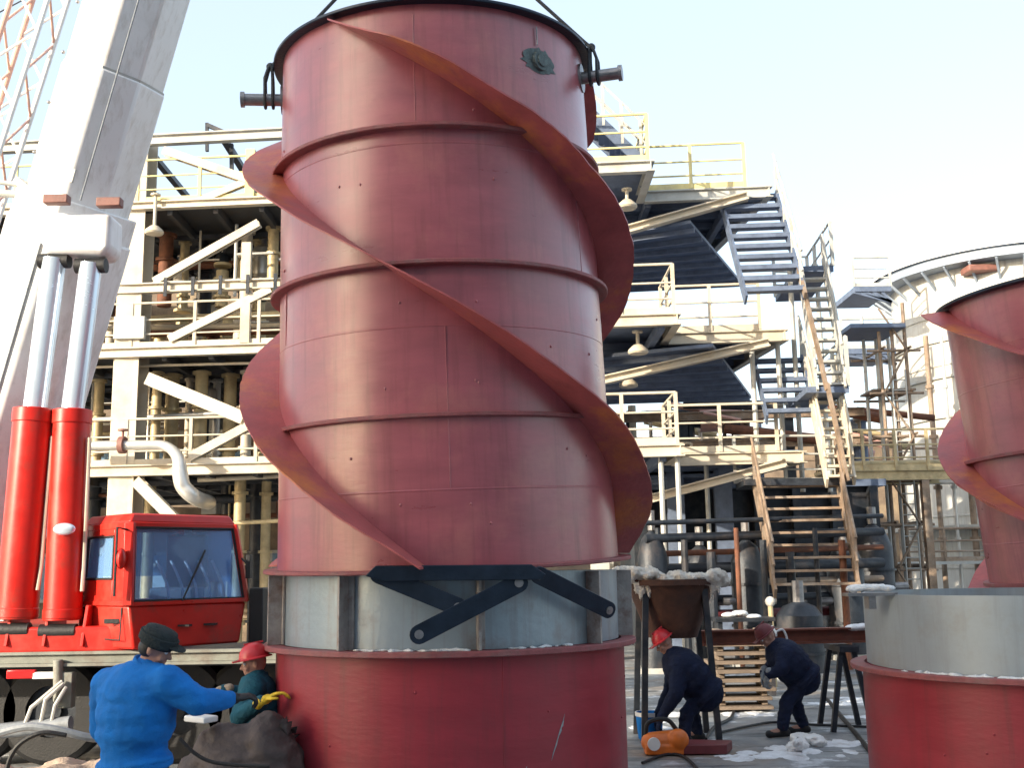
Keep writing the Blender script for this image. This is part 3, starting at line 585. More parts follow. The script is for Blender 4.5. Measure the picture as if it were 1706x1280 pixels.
# pipework standing inside the rack
for k, (px, z0, z1, r, mk, dy) in enumerate(((166, Z1, Z2, .13, 'ochre', 2), (262, Z1, Z2, .12, 'ochre', 1.2), (288, Z1, Z2, .17, 'ochre', 1.6), (316, Z1, Z2, .09, 'cream', 2.2), (336, Z1, Z2, .16, 'ochre', 1.3), (362, Z1, Z2, .10, 'silver', 2.5), (384, Z1, Z2, .16, 'ochre', 1.8), (412, Z1, Z2, .13, 'cream', 1.4), (440, Z1, Z2, .17, 'ochre', 2.0),
        (180, Z2, ZM, .12, 'cream', 2), (262, Z2, ZM, .13, 'ochre', 2.3), (300, Z2, ZM, .16, 'ochre', 1.4), (328, Z2, ZM, .1, 'cream', 2.0), (352, Z2, ZM, .13, 'rust', 2.4), (378, Z2, ZM, .16, 'ochre', 1.9), (398, Z2, ZM, .18, 'cream', 1.3), (432, Z2, ZM, .14, 'ochre', 2.0),
        (186, ZM, Z3, .16, 'rust', 2.4), (268, ZM, Z3, .18, 'rust', 1.5), (300, ZM, Z3, .12, 'ochre', 2.2), (335, ZM, Z3, .2, 'dark', 2.8), (365, ZM, Z3 - .9, .16, 'ochre', 1.8), (405, ZM, Z3, .15, 'cream', 1.5), (428, ZM, Z3, .17, 'ochre', 2.4), (450, ZM, Z3, .14, 'ochre', 1.3),
        (166, 0, Z1, .18, 'dark', 2), (258, 0, Z1, .14, 'ochre', 2), (405, 0, Z1, .14, 'ochre', 1), (432, 0, Z1, .16, 'dark', 2.2), (386, 0, Z1, .2, 'dark', 2.6), (448, 0, Z1, .12, 'ochre', 1.5))):
    x = fx(px, 640, dy); m_ = MB(); m_.tube(F(x, z0, dy), F(x, z1 - .3, dy), r, 16)
    for f in (.18, .55, .86): m_.tube(F(x, z0 + (z1 - z0) * f, dy), F(x, z0 + (z1 - z0) * f + .07, dy), r * 1.45, 16)
    m_.build('process_pipe', M[mk], pr)
for k, (pa, pb, r, mk, dy) in enumerate((((150, 536), (470, 524), .09, 'ochre', .8), ((150, 548), (470, 542), .07, 'cream', 1.1), ((235, 556), (470, 551), .10, 'rust', 1.4), ((150, 452), (470, 436), .10, 'rust', 2.2), ((150, 700), (470, 684), .06, 'silver', .9), ((150, 650), (470, 640), .09, 'dark', 3.2), ((150, 840), (470, 828), .12, 'dark', 2.2), ((330, 800), (470, 793), .06, 'cream', .4), ((150, 612), (470, 604), .035, 'cream', .1), ((240, 880), (470, 868), .05, 'ochre', .5))):
    m_ = MB(); m_.tube(rk(*pa, 25 + dy), rk(*pb, 25 + dy), r, 14); m_.build('process_pipe', M[mk], pr)
for k in range(30):
    za_, zb_ = ((0, Z1), (Z1, Z2), (Z2, ZM), (ZM, Z3))[k % 4]; dy = rnd.uniform(.5, 4.5); x = fx(rnd.uniform(150, 470), 640, dy); r_ = rnd.choice((.03, .045, .06)); m_ = MB()
    if k % 3: m_.tube(F(x, za_, dy), F(x, zb_ - .3, dy), r_, 8); m_.tube(F(x, lerp(V((0, 0, za_)), V((0, 0, zb_)), .5).z, dy), F(x + rnd.uniform(.5, 1.2), lerp(V((0, 0, za_)), V((0, 0, zb_)), .5).z, dy), r_ * .8, 8)
    else: z = rnd.uniform(za_ + .4, zb_ - .5); m_.path([F(XL + 2, z, dy), F(x, z, dy), F(x, z + .5, dy), F(XR, z + .5, dy)], r_, 8)
    m_.build('small_pipe', M[rnd.choice(('cream', 'ochre', 'silver', 'rust', 'palesteel'))], pr)
# vessels and valves standing on the decks
for k, (px, py, r, h, mk, lab) in enumerate(((440, 420, .30, .75, 'silver', 'silver domed vessel beside the chimney on the upper rack level'), (372, 430, .20, .7, 'dark', 'dark slim vessel on the upper rack level'), (300, 445, .16, .5, 'wool', 'small white tank on the upper rack level below the brace'),
        (188, 440, .26, .8, 'dark', 'dark vessel left of the wide cream column'), (402, 432, .18, .9, 'ochre', 'ochre stacked valve body between two vessels'), (345, 655, .26, .7, 'silver', 'silver vessel behind the big cream brace'), (418, 612, .2, .5, 'wool', 'white bottle shaped pot hanging under the middle deck'))):
    p = rk(px, py, 27.2); v = thing('process_vessel', lab, 'vessel', (p.x, p.y, p.z - h))
    m_ = MB(); m_.lathe([(.001, 0), (r * .8, .02), (r, .1), (r, h), (r * .92, h + r * .3), (r * .6, h + r * .55), (.001, h + r * .65)], 24, c=v.location); m_.build('tank_body', M[mk], v)
    m_ = MB(); m_.tube(v.location + V((0, 0, h + r * .5)), v.location + V((0, 0, h + r * .5 + .25)), r * .25, 10); m_.tube(v.location + V((0, 0, h + r * .5 + .18)), v.location + V((0, 0, h + r * .5 + .22)), r * .5, 12); m_.build('top_nozzle', M['steel'], v)
    m_ = MB(); m_.tube(v.location + V((0, 0, -(.6))), v.location + V((0, 0, .05)), r * .3, 10); m_.build('support', M['dark'], v)
# the big silver elbow
el = thing('insulated_pipe', 'fat silver insulated pipe bending down in front of the lowest deck', 'pipe', rk(300, 780, 24))
def bez(ps, n=10):
    out = []
    for i in range(len(ps) - 3):
        for k in range(n):
            t = k / n; a, b, c, d = [V(p) for p in ps[i:i + 4]]
            out.append(.5 * ((2 * b) + (c - a) * t + (2 * a - 5 * b + 4 * c - d) * t * t + (3 * b - a - 3 * c + d) * t ** 3))
    out.append(V(ps[-2])); return out
pth = [(60, 746, 24), (120, 744, 24), (240, 742, 24), (276, 744, 24), (296, 762, 23.9), (300, 790, 23.8), (306, 812, 23.8), (326, 830, 24.0), (348, 838, 25.2), (356, 838, 26.4)]
m_ = MB(); m_.path(bez([rk(x, y, d) for x, y, d in pth], 6), [.115 if i < 14 else .115 + min(1, (i - 14) / 10) * .06 for i in range(len(bez([rk(x, y, d) for x, y, d in pth], 6)))], 18); m_.build('jacket', M['silver'], el)
m_ = MB(); p = rk(204, 742, 24); m_.tube(p - xv * .06, p + xv * .06, .2, 16); m_.tube(p, p + V((0, 0, .35)), .03, 8); m_.tube(p + V((0, 0, .33)), p + V((0, 0, .37)), .12, 12); m_.build('valve', M['pad'], el)

def lamp(px, py, Y, label, drop=.35):
    p = rk(px, py, Y); l = thing('floodlight', label, 'lamp', p, 'dome lamps under the platforms'); m_ = MB()
    m_.lathe([(.05, .14), (.10, .12), (.21, .02), (.23, -.04), (.20, -.08), (.001, -.12)], 20, c=p); m_.build('lamp_shade', M['cream'], l)
    m_ = MB(); m_.tube(p + V((0, 0, .12)), p + V((0, 0, .12 + drop)), .04, 10); m_.tube(p + V((0, 0, .1 + drop)), p + V((0, 0, .14 + drop)), .12, 10); m_.build('stem', M['cream'], l)
lamp(257, 385, 24.5, 'cream dome lamp hanging under the top deck left of the chimney', .8)

# ---------------------------------------------------------------- boiler house far behind the rack
bh = thing('boiler_house', 'brown clad industrial building far behind the pipe rack', 'building', (-11, 34, 0))
m_ = MB(); zb = at(300, 470, 34).z; m_.box((-13, 36, zb / 2), (24, 4, zb)); m_.build('wall', M['brownwall'], bh)
m_ = MB(); m_.box((-13, 35.9, zb + .15), (24.6, 4.6, .3)); m_.build('roof', M['dark'], bh)
for k in range(11):
    for z in (2.0, 5.2, 8.2):
        m_ = MB(); x = -23 + 2.0 * k; m_.box((x, 33.96, z), (1.2, .12, 1.5)); wf = m_.build('window', M['palesteel'], bh)
        m_ = MB(); m_.box((x, 33.88, z), (1.0, .06, 1.3)); m_.build('pane', M['glass'], wf)

# ---------------------------------------------------------------- stair tower on the right
T3, T2, T1 = rk(1190, 314).z, rk(1230, 551).z, rk(1240, 753).z
st = thing('stair_tower', 'cantilevered steel stair tower with three railed landings right of the hanging chimney', 'stair tower', F(4, 0))
for z, xl, xn, xr_, mk, rl in ((T3, 940, 1084, 1280, 'palesteel', 'yellow'), (T2, 940, 1127, 1306, 'cream', 'cream'), (T1, 940, 1132, 1336, 'cream', 'cream')):
    y_ = {T3: 314, T2: 551, T1: 753}[z]
    a = fx(xl, y_); xnn = fx(xn, y_ - 24, -2.0); b = fx(xr_, y_)
    m_ = MB(); m_.ibeam(F(a, z - .14, -2.0), F(xnn, z - .14, -2.0), .18, .26); m_.ibeam(F(xnn, z - .142, -2.1), F(xnn, z - .142, .1), .18, .25); m_.build('landing_beam', M[mk], st)
    m_ = MB(); m_.ibeam(F(xnn + .1, z - .15, 0), F(b, z - .15, 0), .18, .28); m_.ibeam(F(b, z - .152, -.1), F(b - .9, z - .152, 8), .18, .27); m_.build('landing_beam', M[mk], st)
    m_ = MB(); m_.prism([F(a, z - .03, -1.95), F(xnn - .02, z - .03, -1.95), F(xnn - .02, z - .03, .02), F(b - .05, z - .03, .05), F(b - .95, z - .03, 8), F(a, z - .03, 8)], (0, 0, .05))
    for k in range(9): m_.bar(F(a, z - .12, .8 + .85 * k), F(b - .2 - .1 * k, z - .12, .8 + .85 * k), .08, .16)
    for x in (a + 2, a + 4): m_.bar(F(x, z - .24, -1.9 if x < xnn - .2 else .15), F(x, z - .24, 8), .14, .22)
    m_.build('landing_deck', M['deckblue'], st)
    railing(st, [F(a, z, -2.0), F(xnn - .05, z, -2.0), F(xnn - .05, z, -.05), F(b - .55, z, -.05)], mk=rl, gap=1.25, rr=.032)
    if z != T3: railing(st, [F(a, z, 7.8), F(b - 1.2, z, 7.8)], mk=rl, gap=1.8)
def knee(p, q_, wd=.24, dy=-.22):
    m_ = MB(); m_.ibeam(rk(*p, 25 + dy), rk(*q_, 25 + dy), wd, wd * .8, .03, .03, up=(0, 0, 1)); m_.build('knee_brace', M['cream'], st)
knee((985, 400), (1245, 327)); knee((960, 644), (1281, 571)); knee((1010, 851), (1310, 771))
for px in (990, 1000):
    x = fx(px, 600, 0 if px == 990 else 8); m_ = MB(); m_.ibeam(F(x, 0, .1 if px == 990 else 8), F(x, T3 + .3, .1 if px == 990 else 8), .4, .4, .04, .04); m_.build('column', M['palesteel'], st)
for px, dy in ((1208, 2.6), (1128, 2.8)):
    x = fx(px, 900, dy); m_ = MB(); m_.ibeam(F(x, 0, dy), F(x, T1 - .2, dy), .42, .42, .05, .05, up=(-.08, -1, 0)); m_.build('column', M['deckblue'], st)
for px in (1106, 1134, 1182):
    x = fx(px, 900, -1.8 if px < 1140 else 1); m_ = MB(); m_.tube(F(x, 0, -1.8 if px < 1140 else 1), F(x, T1 - .15, -1.8 if px < 1140 else 1), .055, 8); m_.build('support_post', M['palesteel'], st)
def flight(tl, tr, bl, br_, n, mk, hr=True, rail='palesteel', hl=True, tt=.05):
    run = ((bl + br_) / 2 - (tl + tr) / 2); run.z = 0; run.normalize()
    m_ = MB()
    for a, b in ((tl, bl), (tr, br_)): m_.bar(a, b, .05, .26)
    for k in range(n):
        t = (k + .5) / n; a = lerp(tl, bl, t); b = lerp(tr, br_, t); z = (a.z + b.z) / 2; a.z = b.z = z
        m_.prism([a - run * .14, b - run * .14, b + run * .14, a + run * .14], (0, 0, tt))
    o = m_.build('stair_flight', M[mk], st)
    for a, b, on in ((tl, bl, hl), (tr, br_, hr)):
        if not on: continue
        h = MB()
        for f in (1.0, .55): h.tube(a + V((0, 0, f)), b + V((0, 0, f)), .03, 8)
        ho = h.build('handrail', M[rail], o)
        for k in range(4):
            p = lerp(a, b, (k + .3) / 3.6); h = MB(); h.box(p + V((0, 0, .5)), (.06, .06, 1.0)); h.build('post', M[rail], ho)
def zray(px, py, z): d = ray(px, py); return C0 + d * ((z - CAMZ) / d.z)
def rear(poly, z):
    m_ = MB(); m_.prism([zray(x, y, z) for x, y in poly], (0, 0, .08)); p = [zray(x, y, z) for x, y in poly]
    for k in range(8): t = (k + .5) / 8; m_.bar(lerp(p[0], p[3], t) - V((0, 0, .06)), lerp(p[1], p[2], t) - V((0, 0, .06)), .07, .12)
    m_.build('rear_landing', M['deckblue'], st)
for x0, y0, Y0_, x1, y1, Y1_ in ((1300, 352, 25.0, 1342, 492, 23.1), (1342, 492, 23.4, 1378, 650, 23.2), (1378, 640, 23.2, 1412, 802, 23.0), (1402, 790, 23.0, 1430, 975, 21.9)):
    m_ = MB(); m_.bar(rk(x0, y0, Y0_), rk(x1, y1, Y1_), .06, .16); m_.build('stringer', M['rustscaf'], st)
for px, y0, y1, Y0_ in ((1338, 440, 820, 25.6), (1384, 440, 820, 27.6), (1262, 560, 760, 25.3), (1306, 560, 760, 25.3)):
    m_ = MB(); a = rk(px, y1, Y0_); m_.tube(a, V((a.x, a.y, rk(px, y0, Y0_).z)), .06, 8); m_.build('support_post', M['palesteel'], st)
rear(((985, 398), (1150, 372), (1238, 476), (985, 488)), T3 - .9); rear(((985, 598), (1188, 578), (1252, 664), (985, 672)), T2 - .5); rear(((1010, 800), (1262, 792), (1282, 826), (1010, 832)), T1 - .35)
def fl4(tl, tr, Yt, bl, br_, Yb, n, mk='palesteel', **kw): flight(rk(*tl, Yt), rk(*tr, Yt), rk(*bl, Yb), rk(*br_, Yb), n, mk, **kw)
fl4((1200, 330), (1292, 322), 25.3, (1243, 500), (1340, 492), 23.2, 10, 'deckblue', rail='palesteel', tt=.10, hl=False)
fl4((1332, 462), (1374, 458), 25.4, (1362, 655), (1408, 650), 23.6, 11, 'palesteel')
fl4((1256, 600), (1334, 594), 26.2, (1278, 700), (1360, 694), 24.6, 6, 'deckblue', hl=False, tt=.09)
fl4((1350, 668), (1396, 664), 24.8, (1378, 806), (1424, 802), 23.2, 9, 'cream', rail='cream')
fl4((1256, 806), (1394, 800), 24.0, (1292, 990), (1432, 984), 21.8, 9, 'rustscaf', rail='rustscaf')
def landing(px0, px1, py, Y0, Y1, rails=True):
    m_ = MB(); a = rk(px0, py, Y0); b = rk(px1, py, Y0); m_.box(((a + b) / 2) + yv * (Y1 - Y0) / 2, ((b - a).length, Y1 - Y0, .12), Matrix.Rotation(-.08, 3, 'Z')); m_.bar(a - V((0, 0, .03)) - yv * .012, b - V((0, 0, .03)) - yv * .012, .05, .12); o = m_.build('landing_deck', M['deckblue' if py < 790 else 'dark'], st)
    if rails: railing(st, [b + V((0, 0, .06)), b + V((0, 0, .06)) + yv * (Y1 - Y0), a + V((0, 0, .06)) + yv * (Y1 - Y0)], mk='palesteel', gap=1.2)
landing(1325, 1388, 447, 25.4, 28.4); landing(1345, 1414, 648, 23.6, 26.4); landing(1240, 1420, 802, 23.7, 25.2)
# flight running up behind the chimney from the top landing
A = F(fx(1082, 290, -1.9), T3, -1.6); Bt = rk(965, 168, 23.2)
Bt.y = A.y; flight(Bt, Bt + yv * 1.1, A, A + yv * 1.1, 12, 'deckblue')
lamp(1045, 342, 23.6, 'cream dome lamp under the top landing of the stair tower', .25); lamp(1063, 584, 23.6, 'cream dome lamp under the middle landing of the stair tower', .3); lamp(1047, 640, 25.5, 'small cream dome lamp behind the middle knee brace beside the chimney', .1)

# ---------------------------------------------------------------- storage tank with walkway, far right
tc = V((at(1688, 500, 42).x, 42.0, 0)); TR = 4.6; zt = at(1480, 474, 42).z
tk = thing('storage_tank', 'large white storage tank with a blue rim and snowy domed roof at the right', 'tank', tc)
m_ = MB(); prof = [(TR, 0)]
for k in range(1, 7): z = zt * k / 7; prof += [(TR, z - .04), (TR + .05, z - .03), (TR + .05, z + .03), (TR, z + .04)]
m_.lathe(prof + [(TR, zt), (TR - .2, zt)], 96, c=tc); m_.build('tank_wall', M['tankwhite'], tk, ang=30)
m_ = MB(); m_.lathe([(TR - .1, zt - .22), (TR + .75, zt - .22), (TR + .75, zt + .16), (TR + .65, zt + .16), (TR + .65, zt - .05), (TR - .1, zt - .05)], 96, c=tc, closed=True)
for k in range(36):
    a = k * 2 * math.pi / 36; d = V((math.cos(a), math.sin(a), 0)); m_.bar(tc + d * (TR - .05) + V((0, 0, zt - .9)), tc + d * (TR + .7) + V((0, 0, zt - .25)), .08, .08)
m_.build('rim_walkway', M['tankrim'], tk, ang=30)
m_ = MB(); m_.lathe([(TR + .9, zt + .12)] + [((TR + .9) * math.cos(t), zt + .15 + .95 * math.sin(t)) for t in [math.pi / 2 * k / 10 for k in range(1, 10)]] + [(.02, zt + 1.12)], 96, c=tc); m_.build('snowy_roof', M['snow'], tk)
p = at(1632, 450, 38.3); m_ = MB(); m_.box(p, (1.1, .8, .25)); m_.box(p + V((.9, .3, .05)), (.5, .5, .35)); m_.build('roof_hatch', M['pad'], tk, bevel=.05)
for z, px0 in ((at(1440, 487, 39).z, 1418), (at(1440, 598, 40).z, 1392)):
    m_ = MB(); a = at(px0, 600, 39.5).x; b = at(1478, 600, 39.5).x; m_.box(((a + b) / 2, 39.8, z), (b - a, 2.6, .2)); 
    for k in range(4): m_.bar((lerp(V((a, 0, 0)), V((b, 0, 0)), k / 4).x, 38.6, z - .1), (b, 38.6, z - .5), .1, .1)
    m_.build('side_platform', M['deckblue'], tk)
    railing(tk, [V((a, 38.55, z + .1)), V((b, 38.55, z + .1))], mk='palesteel', gap=1.4, rr=.04)
m_ = MB(); zz = 3.2; m_.lathe([(TR + .02, zz), (TR + 1.1, zz), (TR + 1.1, zz + .15), (TR + .02, zz + .15)], 64, c=tc, closed=True, a0=math.pi * .95, a1=math.pi * 1.6); m_.build('lower_walkway', M['palesteel'], tk)

for y in (560, 622, 690, 760, 880):
    z = at(1540, y, 38.5).z; m_ = MB(); ring(m_, TR + .02, TR + .10, z, .10)
    for v in m_.bm.verts: v.co += tc
    m_.build('stiffener_band', M['palesteel'], tk)
for px, r_, mk in ((1546, .09, 'rustscaf'), (1572, .06, 'silver'), (1600, .11, 'rustscaf'), (1628, .05, 'palesteel')):
    x = at(px, 700, 38.6).x; m_ = MB(); m_.tube((x, 38.2, 0), (x, 38.2, at(px, 560 if px < 1580 else 640, 38.2).z), r_, 10)
    for k in range(5): m_.tube((x, 38.2, 1 + 1.8 * k), (x, 38.2, 1.12 + 1.8 * k), r_ * 1.7, 10)
    m_.build('down_pipe', M[mk], tk)
for z_ in (at(1600, 935, 37.6).z, at(1600, 800, 37.6).z):
    railing(tk, [V((at(1500, 900, 37.4).x, 37.4, z_)), V((at(1720, 900, 37.4).x, 37.4, z_))], mk='rustscaf', gap=1.3, rr=.045)
    m_ = MB(); m_.box((at(1610, 900, 37.4).x, 37.7, z_ - .06), (at(1720, 900, 37.4).x - at(1500, 900, 37.4).x, .8, .1)); m_.build('catwalk', M['palesteel'], tk)
# ---------------------------------------------------------------- scaffold beside the tank
sf = thing('scaffold_tower', 'rusty tube scaffold tower in front of the white tank', 'scaffold', at(1515, 960, 31))
X0, X1, YA, YB = at(1482, 800, 31).x, at(1526, 800, 31).x, 31.0, 32.4; zs_ = at(1500, 548, 31).z
for x in (X0, (X0 + X1) / 2, X1):
    for y in (YA, YB):
        m_ = MB(); m_.tube((x, y, 0), (x, y, zs_ + rnd.uniform(-.1, .8)), .055, 8); m_.build('upright', M['rustscaf' if y == YA else 'palesteel'], sf)
for k in range(7):
    z = .6 + zs_ * k / 7
    m_ = MB()
    for y in (YA - .07, YB + .07): m_.tube((X0 - .4, y, z), (X1 + .4, y, z), .04, 8)
    for x in (X0, X1): m_.tube((x + .07, YA - .2, z + .08), (x + .07, YB + .2, z + .08), .04, 8)
    m_.build('ledger', M['rustscaf'], sf)
    m_ = MB(); a, b = ((X0, X1) if k % 2 else (X1, X0)); m_.tube((a, YA - .12, z), (b, YA - .12, z + zs_ / 7), .032, 7); m_.build('diagonal', M['rustscaf'], sf)
    if k % 2:
        m_ = MB(); m_.box(((X0 + X1) / 2, (YA + YB) / 2, z + .14), (X1 - X0 + .5, 1.2, .06)); m_.build('board_deck', M['wood'], sf)
m_ = MB(); m_.box((X0 - .1, (YA + YB) / 2, zs_ + .05), (1.6, 2.0, .12)); m_.build('board_deck', M['deckblue'], sf)
m_ = MB()
for k in range(24): m_.tube((X0 + .25, YA - .1, .4 + k * .3), (X0 + .65, YA - .1, .4 + k * .3), .018, 6)
for x in (X0 + .25, X0 + .65): m_.tube((x, YA - .1, 0), (x, YA - .1, 7.6), .025, 6)
m_.build('ladder', M['palesteel'], sf)
# pipe bridge crossing in front of the tank
pb = thing('pipe_bridge', 'ochre pipe bridge with rusty pipes running from the stair tower to the scaffold', 'pipe bridge', at(1480, 960, 29.5))
za_ = at(1480, 792, 29.5).z; xa, xb = at(1385, 792, 29.5).x, at(1600, 792, 29.5).x
m_ = MB(); m_.ibeam((xa, 29.5, za_), (xb, 29.5, za_), .2, .28); m_.ibeam((xa, 31, za_), (xb, 31, za_), .2, .28)
for k in range(9): x = xa + (xb - xa) * k / 8; m_.bar((x, 29.4, za_ + .16), (x, 31, za_ + .16), .1, .1)
m_.build('bridge_frame', M['ochre'], pb)
for k in range(5):
    m_ = MB(); m_.tube((xa, 29.7 + .28 * k, za_ + .32), (xb, 29.7 + .28 * k, za_ + .32), (.10, .07, .12, .08, .1)[k], 12); m_.build('process_pipe', M[('ochre', 'silver', 'rust', 'pad', 'ochre')[k]], pb)
for k in range(2):
    x = xa + .6 + (xb - xa - 1.6) * k / 1; m_ = MB(); m_.ibeam((x, 29.5, 0), (x, 29.5, za_ - .15), .2, .2, .02, .02); m_.build('column', M['rustscaf'], pb)
railing(pb, [V((xa, 29.42, za_ + .14)), V((xb, 29.42, za_ + .14))], mk='ochre', gap=1.0)

# ---------------------------------------------------------------- far background on the right
sh = thing('shade_shed', 'dark shed block under and behind the stair tower, added in place of deep shade', 'shed', (6, 30, 0))
zz = at(1250, 838, 34).z
xs0, xs1 = at(1060, 900, 28).x, at(1478, 900, 28).x; zz = at(1250, 812, 28).z
m_ = MB(); m_.box(((xs0 + xs1) / 2, 30.5, zz / 2), (xs1 - xs0, 4, zz)); m_.build('wall', M['dark'], sh)  # near-black wall added as the deep shade under the stairs
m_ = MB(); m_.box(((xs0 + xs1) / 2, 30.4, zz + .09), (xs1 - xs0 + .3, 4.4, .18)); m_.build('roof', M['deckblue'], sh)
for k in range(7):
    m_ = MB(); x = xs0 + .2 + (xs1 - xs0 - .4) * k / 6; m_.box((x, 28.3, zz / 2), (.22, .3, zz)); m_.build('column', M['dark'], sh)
pkb = thing('industrial_building', 'low brown building with a snowy roof beyond the stair tower', 'building', (14, 54, 0))
zz = at(1250, 728, 52).z
m_ = MB(); m_.box((12, 56, zz / 2 - .6), (24, 8, zz - 1.2)); m_.build('wall', M['brownwall'], pkb)
m_ = MB(); m_.box((12, 56, zz - .6), (24.1, 8.1, 1.2)); m_.build('parapet', M['brownwall'], pkb)
m_ = MB(); m_.prism([V((-.4, 51.4, zz)), V((-.4, 60.6, zz)), V((-.4, 56, zz + .9))], (24.8, 0, 0)); m_.build('roof', M['snow'], pkb)
for k in range(8):
    m_ = MB(); m_.box((1.5 + 3 * k, 51.96, zz * .62), (1.3, .1, 1.5)); wf = m_.build('window', M['palesteel'], pkb); m_ = MB(); m_.box((1.5 + 3 * k, 51.88, zz * .62), (1.1, .06, 1.3)); m_.build('pane', M['glass'], wf)

pu = thing('pipe_unit', 'crowded unit of dark, cream and faded pink pipes behind the lowest landing', 'pipework', (6, 36, 0))
for k in range(34):
    px = rnd.uniform(1030, 1440); dy = rnd.uniform(8.5, 12); y0 = rnd.uniform(672, 735); a = rk(px, y0, 25 + dy); r_ = rnd.choice((.06, .09, .13, .2)); m_ = MB()
    if k % 2: m_.tube(V((a.x, a.y, 3.2)), a, r_, 10); m_.tube(a - V((0, 0, .3)), a - V((0, 0, .22)), r_ * 1.6, 10)
    else: b = rk(px + rnd.uniform(60, 170), y0 + rnd.uniform(-6, 30), 25 + dy); m_.tube(a, b, r_ * .8, 10)
    m_.build('process_pipe', M[('dark', 'cream', 'rust', 'dark', 'pinkwall', 'deckblue', 'ochre', 'brownwall')[k % 8]], pu)
for k in range(5):
    a = rk(1050 + 88 * k, 712, 34); m_ = MB(); m_.ibeam(V((a.x, a.y, 0)), a + V((0, 0, .5)), .25, .25, .03, .03); m_.build('column', M['dark'], pu)
for y in (690, 738):
    m_ = MB(); m_.ibeam(rk(1020, y + 8, 33.8), rk(1440, y - 4, 33.8), .2, .26); m_.build('beam', M['rustscaf'], pu)
m_ = MB(); m_.tube(rk(1166, 702, 34.5), rk(1236, 698, 34.5), .36, 20); m_.build('drum', M['pinkwall'], pu)
# dark plant standing under the landings
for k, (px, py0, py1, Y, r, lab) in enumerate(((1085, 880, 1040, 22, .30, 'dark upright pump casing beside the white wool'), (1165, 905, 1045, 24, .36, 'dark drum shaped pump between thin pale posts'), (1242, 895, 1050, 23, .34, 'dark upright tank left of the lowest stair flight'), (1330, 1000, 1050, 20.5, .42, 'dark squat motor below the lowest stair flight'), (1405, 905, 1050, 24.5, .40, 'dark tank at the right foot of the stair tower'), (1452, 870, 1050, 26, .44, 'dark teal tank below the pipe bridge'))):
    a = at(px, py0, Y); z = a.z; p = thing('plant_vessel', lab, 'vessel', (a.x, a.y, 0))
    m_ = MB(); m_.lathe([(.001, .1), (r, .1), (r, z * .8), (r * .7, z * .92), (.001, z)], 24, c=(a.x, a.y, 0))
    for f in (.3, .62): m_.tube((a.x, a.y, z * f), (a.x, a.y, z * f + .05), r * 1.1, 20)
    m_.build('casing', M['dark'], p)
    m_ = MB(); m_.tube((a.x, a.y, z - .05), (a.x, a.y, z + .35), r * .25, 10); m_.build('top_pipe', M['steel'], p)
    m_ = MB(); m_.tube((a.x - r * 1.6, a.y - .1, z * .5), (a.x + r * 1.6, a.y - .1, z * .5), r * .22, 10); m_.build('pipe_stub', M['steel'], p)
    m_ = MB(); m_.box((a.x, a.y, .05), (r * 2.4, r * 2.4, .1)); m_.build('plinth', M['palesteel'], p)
for k in range(9):
    px = 1085 + 42 * k; a = at(px, 1000, 25 + (k % 3)); z = rnd.uniform(2.0, 4.2)
p = thing('pipe_manifold', 'low manifold of dark pipes under the stair tower', 'pipework', at(1230, 1040, 22))
for k in range(7):
    m_ = MB(); y = 868 + 26 * k; m_.tube(at(1075, y + 4, 21.5 + .3 * k), at(1470, y - 8, 23.5 + .3 * k), (.05, .09, .06, .11, .07, .08, .1)[k], 12); m_.build('process_pipe', M[('dark', 'dark', 'rust', 'dark', 'rustscaf', 'dark', 'maroon')[k]], p)
for k in range(8):
    px = 1098 + 44 * k; m_ = MB(); a = at(px, 960, 21.9); m_.tube((a.x, a.y, 0), (a.x, a.y, at(px, 880 + 20 * (k % 3), 21.9).z), .05 + .02 * (k % 3), 10); m_.build('riser', M[('dark', 'dark', 'dark', 'rust')[k % 4]], p)  # mostly dark paint, putting the shade under the tower into the pipes
p = at(1283, 1003, 19); vp = thing('valve_post', 'thin greenish valve post with a round top under the stair tower', 'valve', (p.x, p.y, 0)); m_ = MB(); m_.tube((p.x, p.y, 0), p, .045, 10); m_.build('post', M['ochre'], vp)
m_ = MB(); m_.ball(p, .09, seg=12); m_.build('hand_wheel', M['wool'], vp)

# ---------------------------------------------------------------- yard clutter on the right
# rusty hopper with white insulation wool heaped on its rim
hp_ = at(1118, 1000, 13.6); tub = thing('hopper', 'rusty tapered hopper topped with ragged white wool right of the chimney', 'hopper', (hp_.x, hp_.y, 0))
zt_, zb_ = at(1118, 968, 13.6).z, at(1118, 1062, 13.6).z
m_ = MB(); m_.lathe([(.30, zb_), (.54, zt_ - .05), (.60, zt_ - .05), (.60, zt_ + .02), (.50, zt_ + .02), (.26, zb_ + .03)], 32, c=(hp_.x, hp_.y, 0), closed=True); m_.build('bin', M['rustdark'], tub, ang=30)
for k in range(4):
    a = math.pi / 4 + k * math.pi / 2; d = V((math.cos(a), math.sin(a), 0)); m_ = MB(); m_.bar(hp_ * 1 - V((0, 0, hp_.z)) + d * .62, V((hp_.x, hp_.y, zt_ - .1)) + d * .50, .07, .07); m_.build('leg', M['dark'], tub)
m_ = MB()
for k in range(34):
    x = hp_.x - .68 + 1.28 * k / 33; m_.ball((x, hp_.y - .34 + rnd.uniform(-.06, .1), zt_ + rnd.uniform(-.02, .06) + (.06 if k < 14 else 0)), (rnd.uniform(.05, .1), .14, rnd.uniform(.05, .10)), seg=10)
for k in range(20): x = rnd.uniform(-.68, .55); m_.ball((hp_.x + x, hp_.y - .40, zt_ - .08), (.03, .03, rnd.uniform(.05, .17)), seg=8)
m_ = m_.build('wool_heap', M['wool'], None, remesh=.014, iters=1, lumps=.02, lscale=18); tag(m_, 'ragged white insulation wool heaped along the hopper rim', 'wool')

